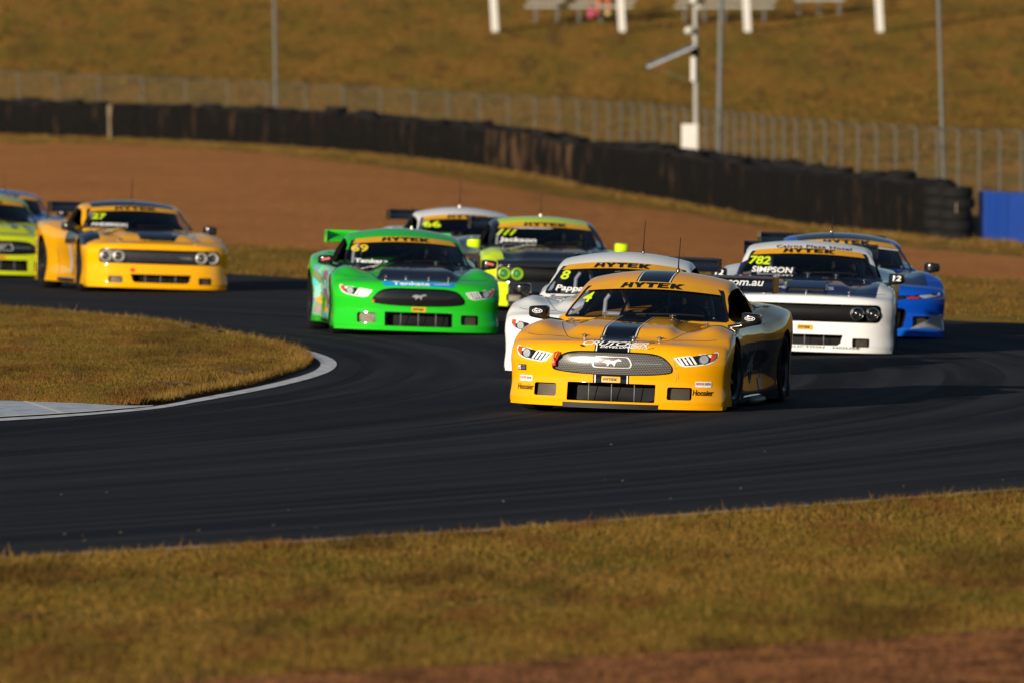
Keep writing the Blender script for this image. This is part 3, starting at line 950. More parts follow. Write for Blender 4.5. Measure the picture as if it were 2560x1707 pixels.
def bench(c0, c1, py_seat, py_foot, Y, label, legs):
    a = at_depth(c0, py_foot, Y); b = at_depth(c1, py_foot, Y)
    ln = b.x - a.x
    root = obj('bleacher_bench', None, label=label, cat='bench', group='benches on the spectator bank')
    z0 = hz((a.x + b.x) / 2, Y)
    root.location = (a.x, Y, z0)
    zf = a.z - z0; zs = at_depth(c0, py_seat, Y).z - z0
    M = MB(); M.rbox((ln / 2, -.35, zf), (ln, .26, .10), .01); obj('foot_plank', M.mesh('foot_plank'), root, M_PLANK)
    M = MB(); M.rbox((ln / 2 + .1, .05, zs), (ln, .26, .10), .01); obj('seat_plank', M.mesh('seat_plank'), root, M_PLANK)
    M = MB(); M.rbox((ln / 2 + .2, .5, zs + .35), (ln, .26, .10), .01); obj('upper_plank', M.mesh('upper_plank'), root, M_PLANK)
    for k in range(legs):
        x = ln * (.1 + .8 * k / (legs - 1))
        M = MB(); M.rbox((x, -.33, (zf - .5) / 2 - .02), (.11, .08, zf + .5 - .04), .01); M.rbox((x, .05, (zs - .4) / 2 - .02), (.08, .08, zs + .4 - .04), .01); M.rbox((x, .5, (zs + .35 - .3) / 2 - .02), (.08, .08, zs + .35 + .3 - .04), .01)
        obj('leg', M.mesh('leg'), root, M_BENCH)
bench(1312, 1583, 2, 17, HILL_Y + .5, 'grey bleacher bench on the bank where a person in orange sits', 5)
bench(1686, 1935, 2, 18, HILL_Y + .7, 'grey bleacher bench on the bank right of the camera mast', 5)
bench(1985, 2110, -14, 0, HILL_Y + 4.0, 'far grey bleacher bench at the very top of the bank, right', 3)

def skinned(name, verts, edges, radii, mat, parent=None, **k):
    me = bpy.data.meshes.new(name); me.from_pydata([tuple(v) for v in verts], edges, [])
    o = bpy.data.objects.new(name, me); COL.objects.link(o)
    md = o.modifiers.new('skin', 'SKIN'); md.use_smooth_shade = True
    lay = me.skin_vertices[0].data
    for i, r in enumerate(radii): lay[i].radius = (r, r) if not isinstance(r, tuple) else r
    lay[0].use_root = True
    sb = o.modifiers.new('sub', 'SUBSURF'); sb.levels = 2; sb.render_levels = 2
    dg = bpy.context.evaluated_depsgraph_get()
    m2 = bpy.data.meshes.new_from_object(o.evaluated_get(dg))
    bpy.data.objects.remove(o); m2.name = name
    m2.polygons.foreach_set('use_smooth', [True] * len(m2.polygons))
    return obj(name, m2, parent, mat, **k)

def spectator():
    """sits on the bench bent forward, elbows on knees"""
    Y = HILL_Y + .45
    s = at_depth(1512, 2, Y)
    V = [(0, .05, .10), (0, -.02, .34), (-.03, -.16, .55), (-.05, -.26, .66), (-.06, -.33, .74), (-.07, -.37, .84),   # pelvis..head
         (-.10, -.20, .06), (-.22, -.42, .02), (-.26, -.36, -.38), (-.28, -.50, -.44),      # right leg
         (.10, -.20, .06), (.12, -.42, .02), (.10, -.34, -.38), (.10, -.48, -.44),          # left leg
         (-.21, -.20, .52), (-.27, -.36, .28), (-.20, -.52, .12),                           # right arm
         (.16, -.20, .52), (.20, -.36, .28), (.10, -.52, .12)]
    Ed = [(0, 1), (1, 2), (2, 3), (3, 4), (4, 5), (0, 6), (6, 7), (7, 8), (8, 9), (0, 10), (10, 11), (11, 12), (12, 13), (2, 14), (14, 15), (15, 16), (2, 17), (17, 18), (18, 19)]
    rad = [.15, .14, .13, .07, .07, .105, .10, .075, .05, .04, .10, .075, .05, .04, .06, .05, .035, .06, .05, .035]
    MO = plain('orange_clothes', (0.50, 0.13, 0.055), .85, 0, .15)
    p = skinned('person', V, Ed, rad, MO, label='person in orange clothes sitting bent forward on the bench', cat='person')
    p.location = s
    for (x, y, z, mm) in ((-.30, -.52, -.46, plain('pink_shoe', (0.50, 0.05, 0.10), .6)), (.10, -.52, -.47, plain('cream_shoe', (0.62, 0.52, 0.22), .6))):
        M = MB(); M.rbox((x, y, z), (.16, .30, .14), .05, seg=3); obj('shoe', M.mesh('shoe', True, 60), p, mm)
    b = at_depth(1477, 35, Y - .5)
    M = MB(); M.rbox((0, 0, 0), (.20, .22, .34), .07, seg=3); M.tube([(-.06, 0, .15), (-.05, 0, .26), (.05, 0, .26), (.06, 0, .15)], .015, 6)
    o = obj('bag', M.mesh('bag', True, 60), None, plain('pink_bag', (0.45, 0.05, 0.12), .7), label='pink bag standing at the seated person\'s feet', cat='bag')
    o.location = b
spectator()
# ================================================================== RACE CARS: shapes shared by each kind
def grid_faces(fn, n1, n2, flip=False):
    a = np.linspace(0, 1, n1 + 1); b = np.linspace(0, 1, n2 + 1)
    A, B = np.meshgrid(a, b, indexing='ij')
    P = fn(A, B)
    v = np.stack([np.broadcast_to(q, A.shape) for q in P], -1).reshape(-1, 3)
    idx = np.arange((n1 + 1) * (n2 + 1)).reshape(n1 + 1, n2 + 1)
    f = np.stack([idx[:-1, :-1], idx[1:, :-1], idx[1:, 1:], idx[:-1, 1:]], -1).reshape(-1, 4)
    return v, (f[:, ::-1] if flip else f)

def weld(name, patches, smooth_it, wfun=None, lam=.5):
    vs = []; fs = []; o = 0
    for v, f in patches:
        vs.append(v); fs.append(f + o); o += len(v)
    v = np.concatenate(vs); f = np.concatenate(fs)
    key = np.round(v / 2e-4).astype(np.int64)
    _, first, inv = np.unique(key, axis=0, return_index=True, return_inverse=True)
    inv = inv.ravel()
    v = v[first]; f = inv[f]
    e = np.concatenate([f[:, [i, (i + 1) % 4]] for i in range(4)])
    e = np.concatenate([e, e[:, ::-1]])
    e = np.unique(e, axis=0); e = e[e[:, 0] != e[:, 1]]
    cnt = np.bincount(e[:, 0], minlength=len(v))[:, None]
    wgt = np.full((len(v), 1), lam) if wfun is None else wfun(v)[:, None] * lam
    for _ in range(smooth_it):
        s = np.zeros_like(v)
        for k in range(3): s[:, k] = np.bincount(e[:, 0], weights=v[e[:, 1], k], minlength=len(v))
        v = v + wgt * (s / cnt - v)
    me = mesh_np(name, v, f, True)
    bm = bmesh.new(); bm.from_mesh(me)
    bmesh.ops.recalc_face_normals(bm, faces=bm.faces)
    bm.to_mesh(me); bm.free()
    return me

AXF, AXR, TYR_R = 1.40, -1.29, 0.318
SPEC = {
 'mustang': dict(x0=2.37, A=.21, B=.16,
    dx=[(0, .015), (.08, .02), (.2, .0), (.42, -.015), (.62, -.005), (.80, -.015), (.92, -.05), (1, -.11)], ztop=.610, zdrop=.03, cowl=.776,
    W=[(-2.4, .85), (-2.1, .90), (-1.7, .955), (-1.29, .975), (-.85, .945), (-.4, .895), (.2, .885), (.8, .905), (1.1, .93), (1.4, .955), (1.75, .958), (2.0, .945)],
    zt=[(-2.4, .83), (-1.9, .83), (-1.3, .80), (-.8, .755), (-.3, .73), (.4, .715), (.9, .70), (1.35, .70), (1.7, .655), (2.0, .585)],
    hc=[(-2.4, .90), (-1.8, .91), (-1.2, .84), (0, .77), (.85, .768), (1.1, .757), (1.6, .712), (2.0, .658), (2.27, .610)],
    fender=.045, ridge=.038,
    base=dict(xf=1.02, xfc=.70, xr=-1.92, xrc=-1.70, yf=.815, ym=.82, yr=.60, zf=.655, zr=.78),
    roof=dict(xf=.24, xfc=.06, xr=-.72, xrc=-.80, y=.635, yr=.54, zf=1.090, zfc=1.035, zr=1.12, zrc=1.05, crown=.085)),
 'challenger': dict(x0=2.33, A=.12, B=.20,
    dx=[(0, .045), (.08, .05), (.2, .03), (.42, .012), (.52, .0), (.75, .012), (.93, .015), (1, -.03)], ztop=.632, zdrop=.03, cowl=.800,
    W=[(-2.4, .87), (-2.1, .91), (-1.7, .955), (-1.29, .975), (-.85, .94), (-.4, .895), (.2, .88), (.8, .89), (1.1, .91), (1.4, .95), (1.75, .945), (2.0, .935)],
    zt=[(-2.4, .85), (-1.9, .85), (-1.3, .825), (-.8, .775), (-.3, .745), (.4, .735), (.9, .735), (1.35, .715), (1.7, .68), (2.0, .605)],
    hc=[(-2.4, .88), (-1.8, .89), (-1.2, .86), (0, .80), (.85, .800), (1.1, .787), (1.6, .740), (2.0, .69), (2.27, .632)],
    fender=.03, ridge=.02,
    base=dict(xf=.98, xfc=.72, xr=-1.85, xrc=-1.60, yf=.81, ym=.82, yr=.63, zf=.66, zr=.78),
    roof=dict(xf=.22, xfc=.08, xr=-.62, xrc=-.68, y=.638, yr=.56, zf=1.095, zfc=1.05, zr=1.12, zrc=1.07, crown=.065)),
 'camaro': dict(x0=2.36, A=.24, B=.14,
    dx=[(0, .03), (.08, .035), (.25, .0), (.45, -.02), (.62, .0), (.80, -.0), (.93, -.03), (1, -.09)], ztop=.615, zdrop=.035, cowl=.776,
    W=[(-2.4, .86), (-2.1, .90), (-1.7, .955), (-1.29, .975), (-.85, .94), (-.4, .89), (.2, .87), (.8, .885), (1.1, .91), (1.4, .95), (1.75, .945), (2.0, .935)],
    zt=[(-2.4, .84), (-1.9, .84), (-1.3, .81), (-.8, .76), (-.3, .735), (.4, .725), (.9, .73), (1.35, .715), (1.7, .67), (2.0, .585)],
    hc=[(-2.4, .89), (-1.8, .90), (-1.2, .84), (0, .77), (.85, .768), (1.1, .757), (1.6, .715), (2.0, .665), (2.27, .615)],
    fender=.038, ridge=.022,
    base=dict(xf=1.02, xfc=.70, xr=-1.90, xrc=-1.66, yf=.815, ym=.82, yr=.60, zf=.655, zr=.78),
    roof=dict(xf=.22, xfc=.05, xr=-.70, xrc=-.78, y=.632, yr=.53, zf=1.088, zfc=1.035, zr=1.11, zrc=1.05, crown=.065)),
}
ZB = .072
def tab(t, x):
    a = np.array(t); return pchip(a[:, 0], a[:, 1], x)

def make_body(S, name):
    x0, A, B = S['x0'], S['A'], S['B']
    dxw = lambda w: tab(S['dx'], w)
    sidein = lambda w: tab([(0, -.006), (.12, -.004), (.3, -.010), (.5, -.006), (.7, .004), (.86, .0), (1, -.030)], w)
    xr = lambda w: -2.34 + .05 * (1 - w) ** 2 + 0 * w
    W = lambda x, w: tab(S['W'], x) + sidein(w) - .022 * np.exp(-((x - .1) / .75) ** 4) * np.exp(-((w - .42) / .2) ** 2)
    ztf = lambda v: S['ztop'] - S['zdrop'] * v * v
    xcorner = lambda w: x0 - A - B + dxw(w)
    zc = S['ztop'] - S['zdrop']
    def zt(x):
        return tab([k for k in S['zt'] if k[0] < 1.95] + [(x0 - A - B - .11 if S['dx'][-1][1] < -.08 else x0 - A - B + S['dx'][-1][1], zc), (2.6, zc)], x)
    zend = lambda x: np.where(x > x0 - A - B + S['dx'][-1][1] - 1e-6, zc, zt(x))
    def side(sgn):
        def fn(u, w):
            xc = xcorner(w); xb = xr(w)
            x = xb + (xc - xb) * u
            xt = xr(np.ones_like(w)) + (xcorner(np.ones_like(w)) - xr(np.ones_like(w))) * u
            z = ZB + (zend(xt) - ZB) * w
            return x, sgn * W(x, w), z
        return fn
    def front(v, w):
        s = 2 * v - 1
        xc = xcorner(w)
        y = s * W(xc, w)
        z = ZB + (ztf(s) - ZB) * w
        x = x0 + dxw(w) - A * np.abs(s) ** 2 - B * np.abs(s) ** 6
        return x, y, z
    def rear(v, w):
        s = 2 * v - 1
        xc = xr(w)
        y = s * W(xc, w)
        zr = zend(xr(np.ones_like(w)))
        ztop = zr + (tab(S['hc'], -2.34) - zr) * (1 - np.abs(s) ** 3)
        return xc - .10 * (1 - s * s), y, ZB + (ztop - ZB) * w
    one = np.ones(1)
    def top(u, v):
        s = 2 * v - 1
        xF = x0 + dxw(one)[0] - A * np.abs(s) ** 2 - B * np.abs(s) ** 6
        xR = xr(one)[0] - .10 * (1 - s * s)
        x = xR + (xF - xR) * u
        xt = xr(one)[0] + (xcorner(one)[0] - xr(one)[0]) * u
        y = s * W(xt, np.ones_like(u))
        ze = zend(xt)
        zcn = tab(S['hc'], x)
        a = np.abs(s)
        k = np.clip((u - .9) / .1, 0, 1); k = k * k * (3 - 2 * k)
        shape = (1 - a ** 3)
        z = ze + (zcn - ze) * shape
        ya = np.abs(y)
        fen = S['fender'] * np.exp(-((ya - .76) / .11) ** 2) * (np.exp(-((x - 1.38) / .42) ** 2) + .9 * np.exp(-((x + 1.3) / .5) ** 2))
        hood = np.clip((x - .75) / .2, 0, 1) * np.clip((2.22 - x) / .3, 0, 1)
        yr_ = .36 + .10 * (x - 1.0)
        rid = S['ridge'] * hood * (1 / (1 + np.exp(np.clip((ya - yr_) / .009, -40, 40))))
        fade = 1 - np.clip((a - .86) / .14, 0, 1) ** 2; fen = fen * fade
        val = -.012 * hood * np.exp(-((ya - .56) / .10) ** 2)
        z = z + (fen + rid + val) * (1 - k)
        zfr = ztf(s)
        z = z * (1 - k) + k * (zfr + (ze - zc) * a ** 4)
        return x, y, z
    def bottom(u, v):
        s = 2 * v - 1
        z0 = np.zeros_like(u)
        xF = x0 + dxw(z0) - A * np.abs(s) ** 2 - B * np.abs(s) ** 6
        xR = xr(z0) - .10 * (1 - s * s)
        xt = xr(z0) + (xcorner(z0) - xr(z0)) * u
        return xR + (xF - xR) * u, s * W(xt, z0), z0 + ZB
    nU, nV, nW = 168, 72, 26
    return weld(name, [grid_faces(side(1), nU, nW), grid_faces(side(-1), nU, nW), grid_faces(front, nV, nW), grid_faces(rear, nV, nW),
                       grid_faces(top, nU, nV), grid_faces(bottom, nU, nV)], 3, lambda q: np.clip((q[:, 2] - .09) / .12, .06, 1.0))

def make_cabin(S, name, inset=0.0, zlow=0.0):
    b, r = S['base'], S['roof']
    i = inset
    def B(u, s):      # base outline; u 0 rear .. 1 front, s=-1..1 across (only |s|=1 on the sides)
        xF = b['xf'] - i * 1.6 - (b['xf'] - b['xfc']) * s * s; xR = b['xr'] + i - (b['xr'] - b['xrc']) * s * s
        x = xR + (xF - xR) * u
        hw = tab([(0, b['yr']), (.25, b['ym'] - .07), (.5, b['ym']), (.8, b['ym']), (1, b['yf'])], u) - i
        z = b['zr'] + (b['zf'] - b['zr']) * np.clip(u / .45, 0, 1) - zlow
        return x, s * hw, z
    def T(u, s):
        xF = r['xf'] - i * .6 - (r['xf'] - r['xfc']) * s * s; xR = r['xr'] + i * .6 - (r['xr'] - r['xrc']) * s * s
        x = xR + (xF - xR) * u
        hw = r['yr'] + (r['y'] - r['yr']) * np.clip(u / .6, 0, 1) ** .7 - i
        zF = r['zf'] - (r['zf'] - r['zfc']) * s * s; zR = r['zr'] - (r['zr'] - r['zrc']) * s * s
        z = zR + (zF - zR) * u + r['crown'] * 4 * u * (1 - u) * (1 - .25 * s * s) * .9 - i * .8
        return x, s * hw, z
    def wall(us, ss, w, bul):
        a = B(us, ss); c = T(us, ss)
        x = a[0] + (c[0] - a[0]) * w; y = a[1] + (c[1] - a[1]) * w; z = a[2] + (c[2] - a[2]) * w
        return x, y, z
    def side(sgn):
        def fn(u, w):
            x, y, z = wall(u, sgn * np.ones_like(u), w, 0)
            return x, y + sgn * .030 * 4 * w * (1 - w), z
        return fn
    def front(v, w):
        s = 2 * v - 1
        x, y, z = wall(np.ones_like(v), s, w, 0)
        k = .03 * 4 * w * (1 - w)
        return x + k * .45 * (1 - s ** 8), y + np.sign(s) * np.abs(s) ** 8 * .030 * 4 * w * (1 - w), z + k * .9 * (1 - s ** 8)
    def rear(v, w):
        s = 2 * v - 1
        x, y, z = wall(np.zeros_like(v), s, w, 0)
        k = .04 * 4 * w * (1 - w)
        return x, y + np.sign(s) * np.abs(s) ** 8 * .030 * 4 * w * (1 - w), z + k * (1 - s ** 8)
    top = lambda u, v: T(u, 2 * v - 1)
    bot = lambda u, v: B(u, 2 * v - 1)
    return weld(name, [grid_faces(side(1), 64, 20), grid_faces(side(-1), 64, 20), grid_faces(front, 44, 20), grid_faces(rear, 44, 20), grid_faces(top, 64, 44), grid_faces(bot, 64, 44)], 4 if not inset else 3)

def boolean(me, cutters, name):
    o = bpy.data.objects.new('tmp', me); COL.objects.link(o)
    cs = []
    for c in cutters:
        co = bpy.data.objects.new('cut', c); COL.objects.link(co); cs.append(co)
        md = o.modifiers.new('b', 'BOOLEAN'); md.operation = 'DIFFERENCE'; md.solver = 'EXACT'; md.object = co
    dg = bpy.context.evaluated_depsgraph_get()
    m2 = bpy.data.meshes.new_from_object(o.evaluated_get(dg))
    for q in cs + [o]: bpy.data.objects.remove(q)
    m2.name = name
    m2.polygons.foreach_set('use_smooth', [True] * len(m2.polygons))
    m2.set_sharp_from_angle(angle=R(38))
    return m2

def prism_x(outline, xa, xb, m=1):
    n = len(outline); v = [(xa, y, z) for y, z in outline] + [(xb, y, z) for y, z in outline]
    f = [tuple(range(n)), tuple(range(2 * n - 1, n - 1, -1))] + [(i, n + i, n + (i + 1) % n, (i + 1) % n) for i in range(n)]
    return v, f, m
def prism_y(outline, ya, yb, m=1):
    n = len(outline); v = [(x, ya, z) for x, z in outline] + [(x, yb, z) for x, z in outline]
    f = [tuple(range(n)), tuple(range(2 * n - 1, n - 1, -1))] + [(i, n + i, n + (i + 1) % n, (i + 1) % n) for i in range(n)]
    return v, f, m

def rrect(y0, y1, z0, z1, r, seg=4):
    out = []
    for cx, cy, a0 in ((y1 - r, z0 + r, -90), (y1 - r, z1 - r, 0), (y0 + r, z1 - r, 90), (y0 + r, z0 + r, 180)):
        for k in range(seg + 1):
            a = R(a0 + 90 * k / seg); out.append((cx + r * math.cos(a), cy + r * math.sin(a)))
    return out
def mirror_y(o): return [(-a, b) for a, b in o][::-1]
def circle(cy, cz, r, n=20): return [(cy + r * math.cos(2 * math.pi * k / n), cz + r * math.sin(2 * math.pi * k / n)) for k in range(n)]
def sym(half):
    """half outline from (0,top) to (0,bottom) on +y side -> full loop"""
    return half + [(-a, b) for a, b in half[::-1] if abs(a) > 1e-6]
def smooth_loop(pts, per=5):
    return [(p.x, p.y) for p in spline([Vector((a, b, 0)) for a, b in pts], per, True)]

def tess(outline, res=None, holes=()):
    pts = [Vector((a, b)) for a, b in outline]; n = len(pts)
    ed = [(i, (i + 1) % n) for i in range(n)]
    for h in holes:
        o = len(pts); pts += [Vector((a, b)) for a, b in h]; ed += [(o + i, o + (i + 1) % len(h)) for i in range(len(h))]
    if res:
        a = np.array(outline); x0, y0 = a.min(0); x1, y1 = a.max(0)
        gx, gy = np.meshgrid(np.arange(x0 + res / 2, x1, res), np.arange(y0 + res / 2, y1, res))
        gx, gy = gx.ravel(), gy.ravel()
        ok = inside(outline, gx, gy) & (dist_to(list(outline) + [outline[0]], gx, gy) > res * .4)
        for h in holes: ok &= ~inside(h, gx, gy)
        pts += [Vector((p, q)) for p, q in zip(gx[ok], gy[ok])]
    vs, _, fs, *_ = delaunay_2d_cdt(pts, ed, [], 1 if not holes else 1, 1e-6)
    if holes:
        keep = []
        for f in fs:
            c = sum((vs[i] for i in f), Vector((0, 0))) / len(f)
            if not any(inside(h, np.array([c.x]), np.array([c.y]))[0] for h in holes): keep.append(f)
        fs = keep
    return [(q.x, q.y) for q in vs], fs

class Surf:
    """ray targets of one body kind, in car coordinates"""
    def __init__(s, *meshes):
        v = []; f = []
        for me in meshes:
            o = len(v); v += [q.co.copy() for q in me.vertices]; f += [tuple(i + o for i in p.vertices) for p in me.polygons]
        s.t = BVHTree.FromPolygons(v, f)
    def x(s, y, z):
        h = s.t.ray_cast(Vector((4, y, z)), Vector((-1, 0, 0)));  return h[0], h[1]
    def y(s, x, z, sgn=1):
        h = s.t.ray_cast(Vector((x, 3 * sgn, z)), Vector((0, -sgn, 0))); return h[0], h[1]
    def zz(s, x, y):
        h = s.t.ray_cast(Vector((x, y, 3)), Vector((0, 0, -1))); return h[0], h[1]

def decal_mesh(name, vs, fs, surf, axis, off, flat=False):
    out = []
    good = []
    for a, b in vs:
        if axis == 'x': p, n = surf.x(a, b)
        elif axis == 'x-':
            h = surf.t.ray_cast(Vector((-4, -a, b)), Vector((1, 0, 0))); p, n = h[0], h[1]
        elif axis == 'y+': p, n = surf.y(-a, b, 1)
        elif axis == 'y-': p, n = surf.y(a, b, -1)
        else: p, n = surf.zz(-b, a)         # from above, read from the front: text up = backwards
        if p is None:
            out.append(Vector((0, 0, 0))); good.append(False); continue
        if axis == 'x' and n.x < 0 or axis == 'z' and n.z < 0: n = -n
        out.append(p + n.normalized() * off); good.append(True)
    fs = [f for f in fs if all(good[i] for i in f)]
    me = mesh_np(name, out, fs, not flat)
    want = {'x': Vector((1, 0, 0)), 'x-': Vector((-1, 0, 0)), 'y+': Vector((0, 1, 0)), 'y-': Vector((0, -1, 0)), 'z': Vector((0, 0, 1))}[axis]
    bm = bmesh.new(); bm.from_mesh(me)
    loose = [q for q in bm.verts if not q.link_faces]; bmesh.ops.delete(bm, geom=loose, context='VERTS')
    bm.normal_update()
    rv = [q for q in bm.faces if q.normal.dot(want) < 0]
    if rv: bmesh.ops.reverse_faces(bm, faces=rv)
    bm.to_mesh(me); bm.free()
    return me

_txt = {}
def text2d(body, bold=0.0, shear=0.0, space=1.0):
    k = (body, bold, shear, space)
    if k not in _txt:
        cu = bpy.data.curves.new('t', 'FONT'); cu.body = body; cu.size = 1; cu.offset = bold; cu.shear = shear
        cu.space_character = space; cu.resolution_u = 3; cu.fill_mode = 'FRONT'
        o = bpy.data.objects.new('t', cu); COL.objects.link(o)
        dg = bpy.context.evaluated_depsgraph_get()
        me = bpy.data.meshes.new_from_object(o.evaluated_get(dg))
        vs = np.array([q.co[:2] for q in me.vertices]); fs = [tuple(p.vertices) for p in me.polygons]
        bpy.data.objects.remove(o); bpy.data.meshes.remove(me)
        lo, hi = vs.min(0), vs.max(0)
        _txt[k] = ((vs - lo) / (hi - lo), fs, (hi - lo)[0] / (hi - lo)[1])
    return _txt[k]

HY = {'H': [(-.06, 0), (.24, 0), (.34, .34), (.70, .34), (.70, 0), (1.0, 0), (1.0, 1), (.70, 1), (.70, .62), (.42, .62), (.50, 1), (.20, 1)],
      'Y': [(.34, 0), (.68, 0), (.68, .36), (1.06, 1), (.66, 1), (.5, .70), (.36, 1), (-.04, 1), (.34, .36)],
      'T': [(.30, 0), (.66, 0), (.66, .68), (1, .68), (1, 1), (0, 1), (0, .68), (.30, .68)],
      'E': [(0, 0), (.97, 0), (.97, .25), (.36, .25), (.36, .38), (.86, .38), (.86, .62), (.36, .62), (.36, .75), (.97, .75), (.97, 1), (0, 1)],
      'K': [(0, 0), (.36, 0), (.36, .34), (.62, 0), (1.14, 0), (.66, .5), (1.16, 1), (.70, 1), (.36, .64), (.36, 1), (0, 1)]}
def hytek2d():
    vs = []; fs = []; x = 0
    for ch in 'HYTEK':
        v, f = tess(HY[ch]); o = len(vs)
        vs += [(a * 1.32 + x, b) for a, b in v]; fs += [tuple(i + o for i in q) for q in f]
        x += 1.44
    a = np.array(vs); lo, hi = a.min(0), a.max(0)
    return (a - lo) / (hi - lo), fs, 6.9
_hy = None
def place2d(t, cx, cz, wd, ht, rot=0, bend=0.0):
    v = (np.asarray(t[0]) - .5) * np.array([wd, ht])
    c, s = math.cos(rot), math.sin(rot)
    out = np.stack([cx + v[:, 0] * c - v[:, 1] * s, cz + v[:, 0] * s + v[:, 1] * c], -1)
    if bend: out[:, 1] -= bend * out[:, 0] ** 2
    return [tuple(q) for q in out], t[1]

# ---- build the three kinds
GRILLE_M = smooth_loop(sym([(0, .528), (.22, .527), (.36, .518), (.45, .488), (.515, .425), (.53, .385), (.505, .352), (.36, .333), (.18, .325), (0, .323)]), 3)
LOWER_M = rrect(-.385, .385, .098, .256, .012)
CORNER_M = rrect(.485, .69, .128, .238, .018)
GRILLE_C = rrect(-.795, .795, .356, .545, .055, 6)
LOWER_C = sym([(0, .225), (.40, .225), (.375, .135), (.34, .115), (0, .112)])
CORNER_C = rrect(.50, .68, .105, .195, .015)
BAND_K = smooth_loop(sym([(0, .49), (.3, .492), (.42, .50), (.46, .475), (.40, .452), (.2, .445), (0, .443)]), 3)
LOWER_K = smooth_loop(sym([(0, .36), (.34, .36), (.46, .33), (.44, .2), (.38, .13), (0, .125)]), 3)
CORNER_K = rrect(.54, .74, .15, .27, .02)
WS = {}
def ws_outline(S):
    r = S['roof']
    cw = S.get('cowl', .763)
    zt0 = r['zf'] - .012
    top = [(y, zt0 - (r['zf'] - r['zfc'] + .004) * (y / (r['y'] + .0)) ** 2) for y in np.linspace(0, r['y'] - .035, 9)]
    side = [(r['y'] - .015, r['zfc'] - .04), (.655, .92), (.708, cw + .047), (.722, cw + .002)]
    bot = [(.705, cw - .011), (.5, cw - .006), (.3, cw - .002), (0, cw)]
    return sym([(float(a), float(b)) for a, b in top + side + bot])

KIND = {}
def kind(k):
    if k in KIND: return KIND[k]
    S = SPEC[k]; D = {'S': S}
    raw = make_body(S, k + '_raw'); cab = make_cabin(S, k + '_cab')
    for m in (raw, cab):
        m.materials.append(M_WHITE); m.materials.append(M_BLACK)
    D['surf'] = Surf(raw); D['csurf'] = Surf(cab); D['both'] = Surf(raw, cab)
    c1 = MB()
    for ax in (AXF, AXR):
        for sg in (-1, 1):
            rr = .342 if ax > 0 else .352
            v, f, m = prism_y([(ax + rr * math.cos(2 * math.pi * i / 40), .318 + .008 + rr * math.sin(2 * math.pi * i / 40)) for i in range(40)], sg * .60, sg * 1.3)
            c1.add(v, f, m)
    c1.box((-.02, 0, .9), (1.55, 1.14, 1.1), 1)
    if k == 'mustang': D['grille'], D['lower'], D['corner'], dep = GRILLE_M, LOWER_M, CORNER_M, 2.05
    elif k == 'challenger': D['grille'], D['lower'], D['corner'], dep = GRILLE_C, LOWER_C, CORNER_C, 1.97
    else: D['grille'], D['lower'], D['corner'], dep = BAND_K, LOWER_K, CORNER_K, 2.05
    for o, d in ((D['grille'], dep), (D['lower'], 1.9), (D['corner'], 1.9), (mirror_y(D['corner']), 1.9)):
        c1.add(*prism_x(o, d, 2.7))
    if k == 'mustang':
        for sg in (-1, 1): c1.box((1.06, sg * .255, .765), (.12, .16, .06), 1)
    cm = c1.mesh('cut'); cm.materials.append(M_WHITE); cm.materials.append(M_BLACK)
    D['body'] = boolean(raw, [cm], k + '_body')
    # cabin: hollow it, then open the windows
    inn = make_cabin(S, 'inn', .028, .12); inn.polygons.foreach_set('material_index', [1] * len(inn.polygons))
    inn.materials.append(M_WHITE); inn.materials.append(M_BLACK)
    ws = ws_outline(S); D['ws'] = ws
    cf = MB().add(*prism_x(ws, .0, 1.6)).mesh('cf')
    sw = smooth_loop([(.52, .775), (.33, .90), (.10, 1.005), (-.18, 1.045), (-.40, 1.04), (-.50, .97), (-.56, .87), (-.58, .785), (-.30, .772), (.2, .765)], 4)
    D['sw'] = sw
    qw = smooth_loop([(-.68, .985), (-.80, .99), (-.98, .93), (-1.12, .865), (-.86, .855), (-.70, .86)], 4); D['qw'] = qw
    cs = MB().add(*prism_y(sw, -1.5, 1.5)).mesh('cs')
    r = S['roof']
    rw = sym([(0, 1.075), (.3, 1.06), (.40, 1.03), (.44, .96), (.42, .93), (0, .93)])
    D['rw'] = rw
    cr = MB().add(*prism_x(rw, -1.0, -2.6)).mesh('cr')
    for m in (cf, cs, cr): m.materials.append(M_WHITE); m.materials.append(M_BLACK)
    D['cabin'] = boolean(cab, [inn, cf, cs, cr], k + '_cabin')
    KIND[k] = D
    return D
# ================================================================== RACE CARS: assembly
def paint(name, base, layers=None, rough=.32, coat=1.0):
    m, p = new_mat(name)
    v, x, y, z = coords()
    d = noise(3.0, 5, v); d2 = noise(60.0, 2, v)
    c = mixc(ramp(d, .25, .75), tuple(q * .96 for q in base), tuple(min(1, q * 1.03) for q in base))
    ay = y.abs()
    if layers:
        for mask, col in layers(x, y, z, ay, v):
            c = mixc(mask, c, col)
    # road film: fine specks low on the nose and flanks
    dirt = ramp(d2, .66, .74) * ramp(z, .55, .12) * .35
    c = mixc(dirt, c, (0.05, 0.035, 0.02))
    setp(p, color=c, rough=.5, coat=coat, coatr=.035, spec=.0)
    return m

def shared(key, fn, _c={}):
    if key not in _c: _c[key] = fn()
    return _c[key]

def patch(D, which, outline, axis, off, res=.05, holes=(), name='patch'):
    vs, fs = tess(outline, res, holes)
    return decal_mesh(name, vs, fs, D[which], axis, off)

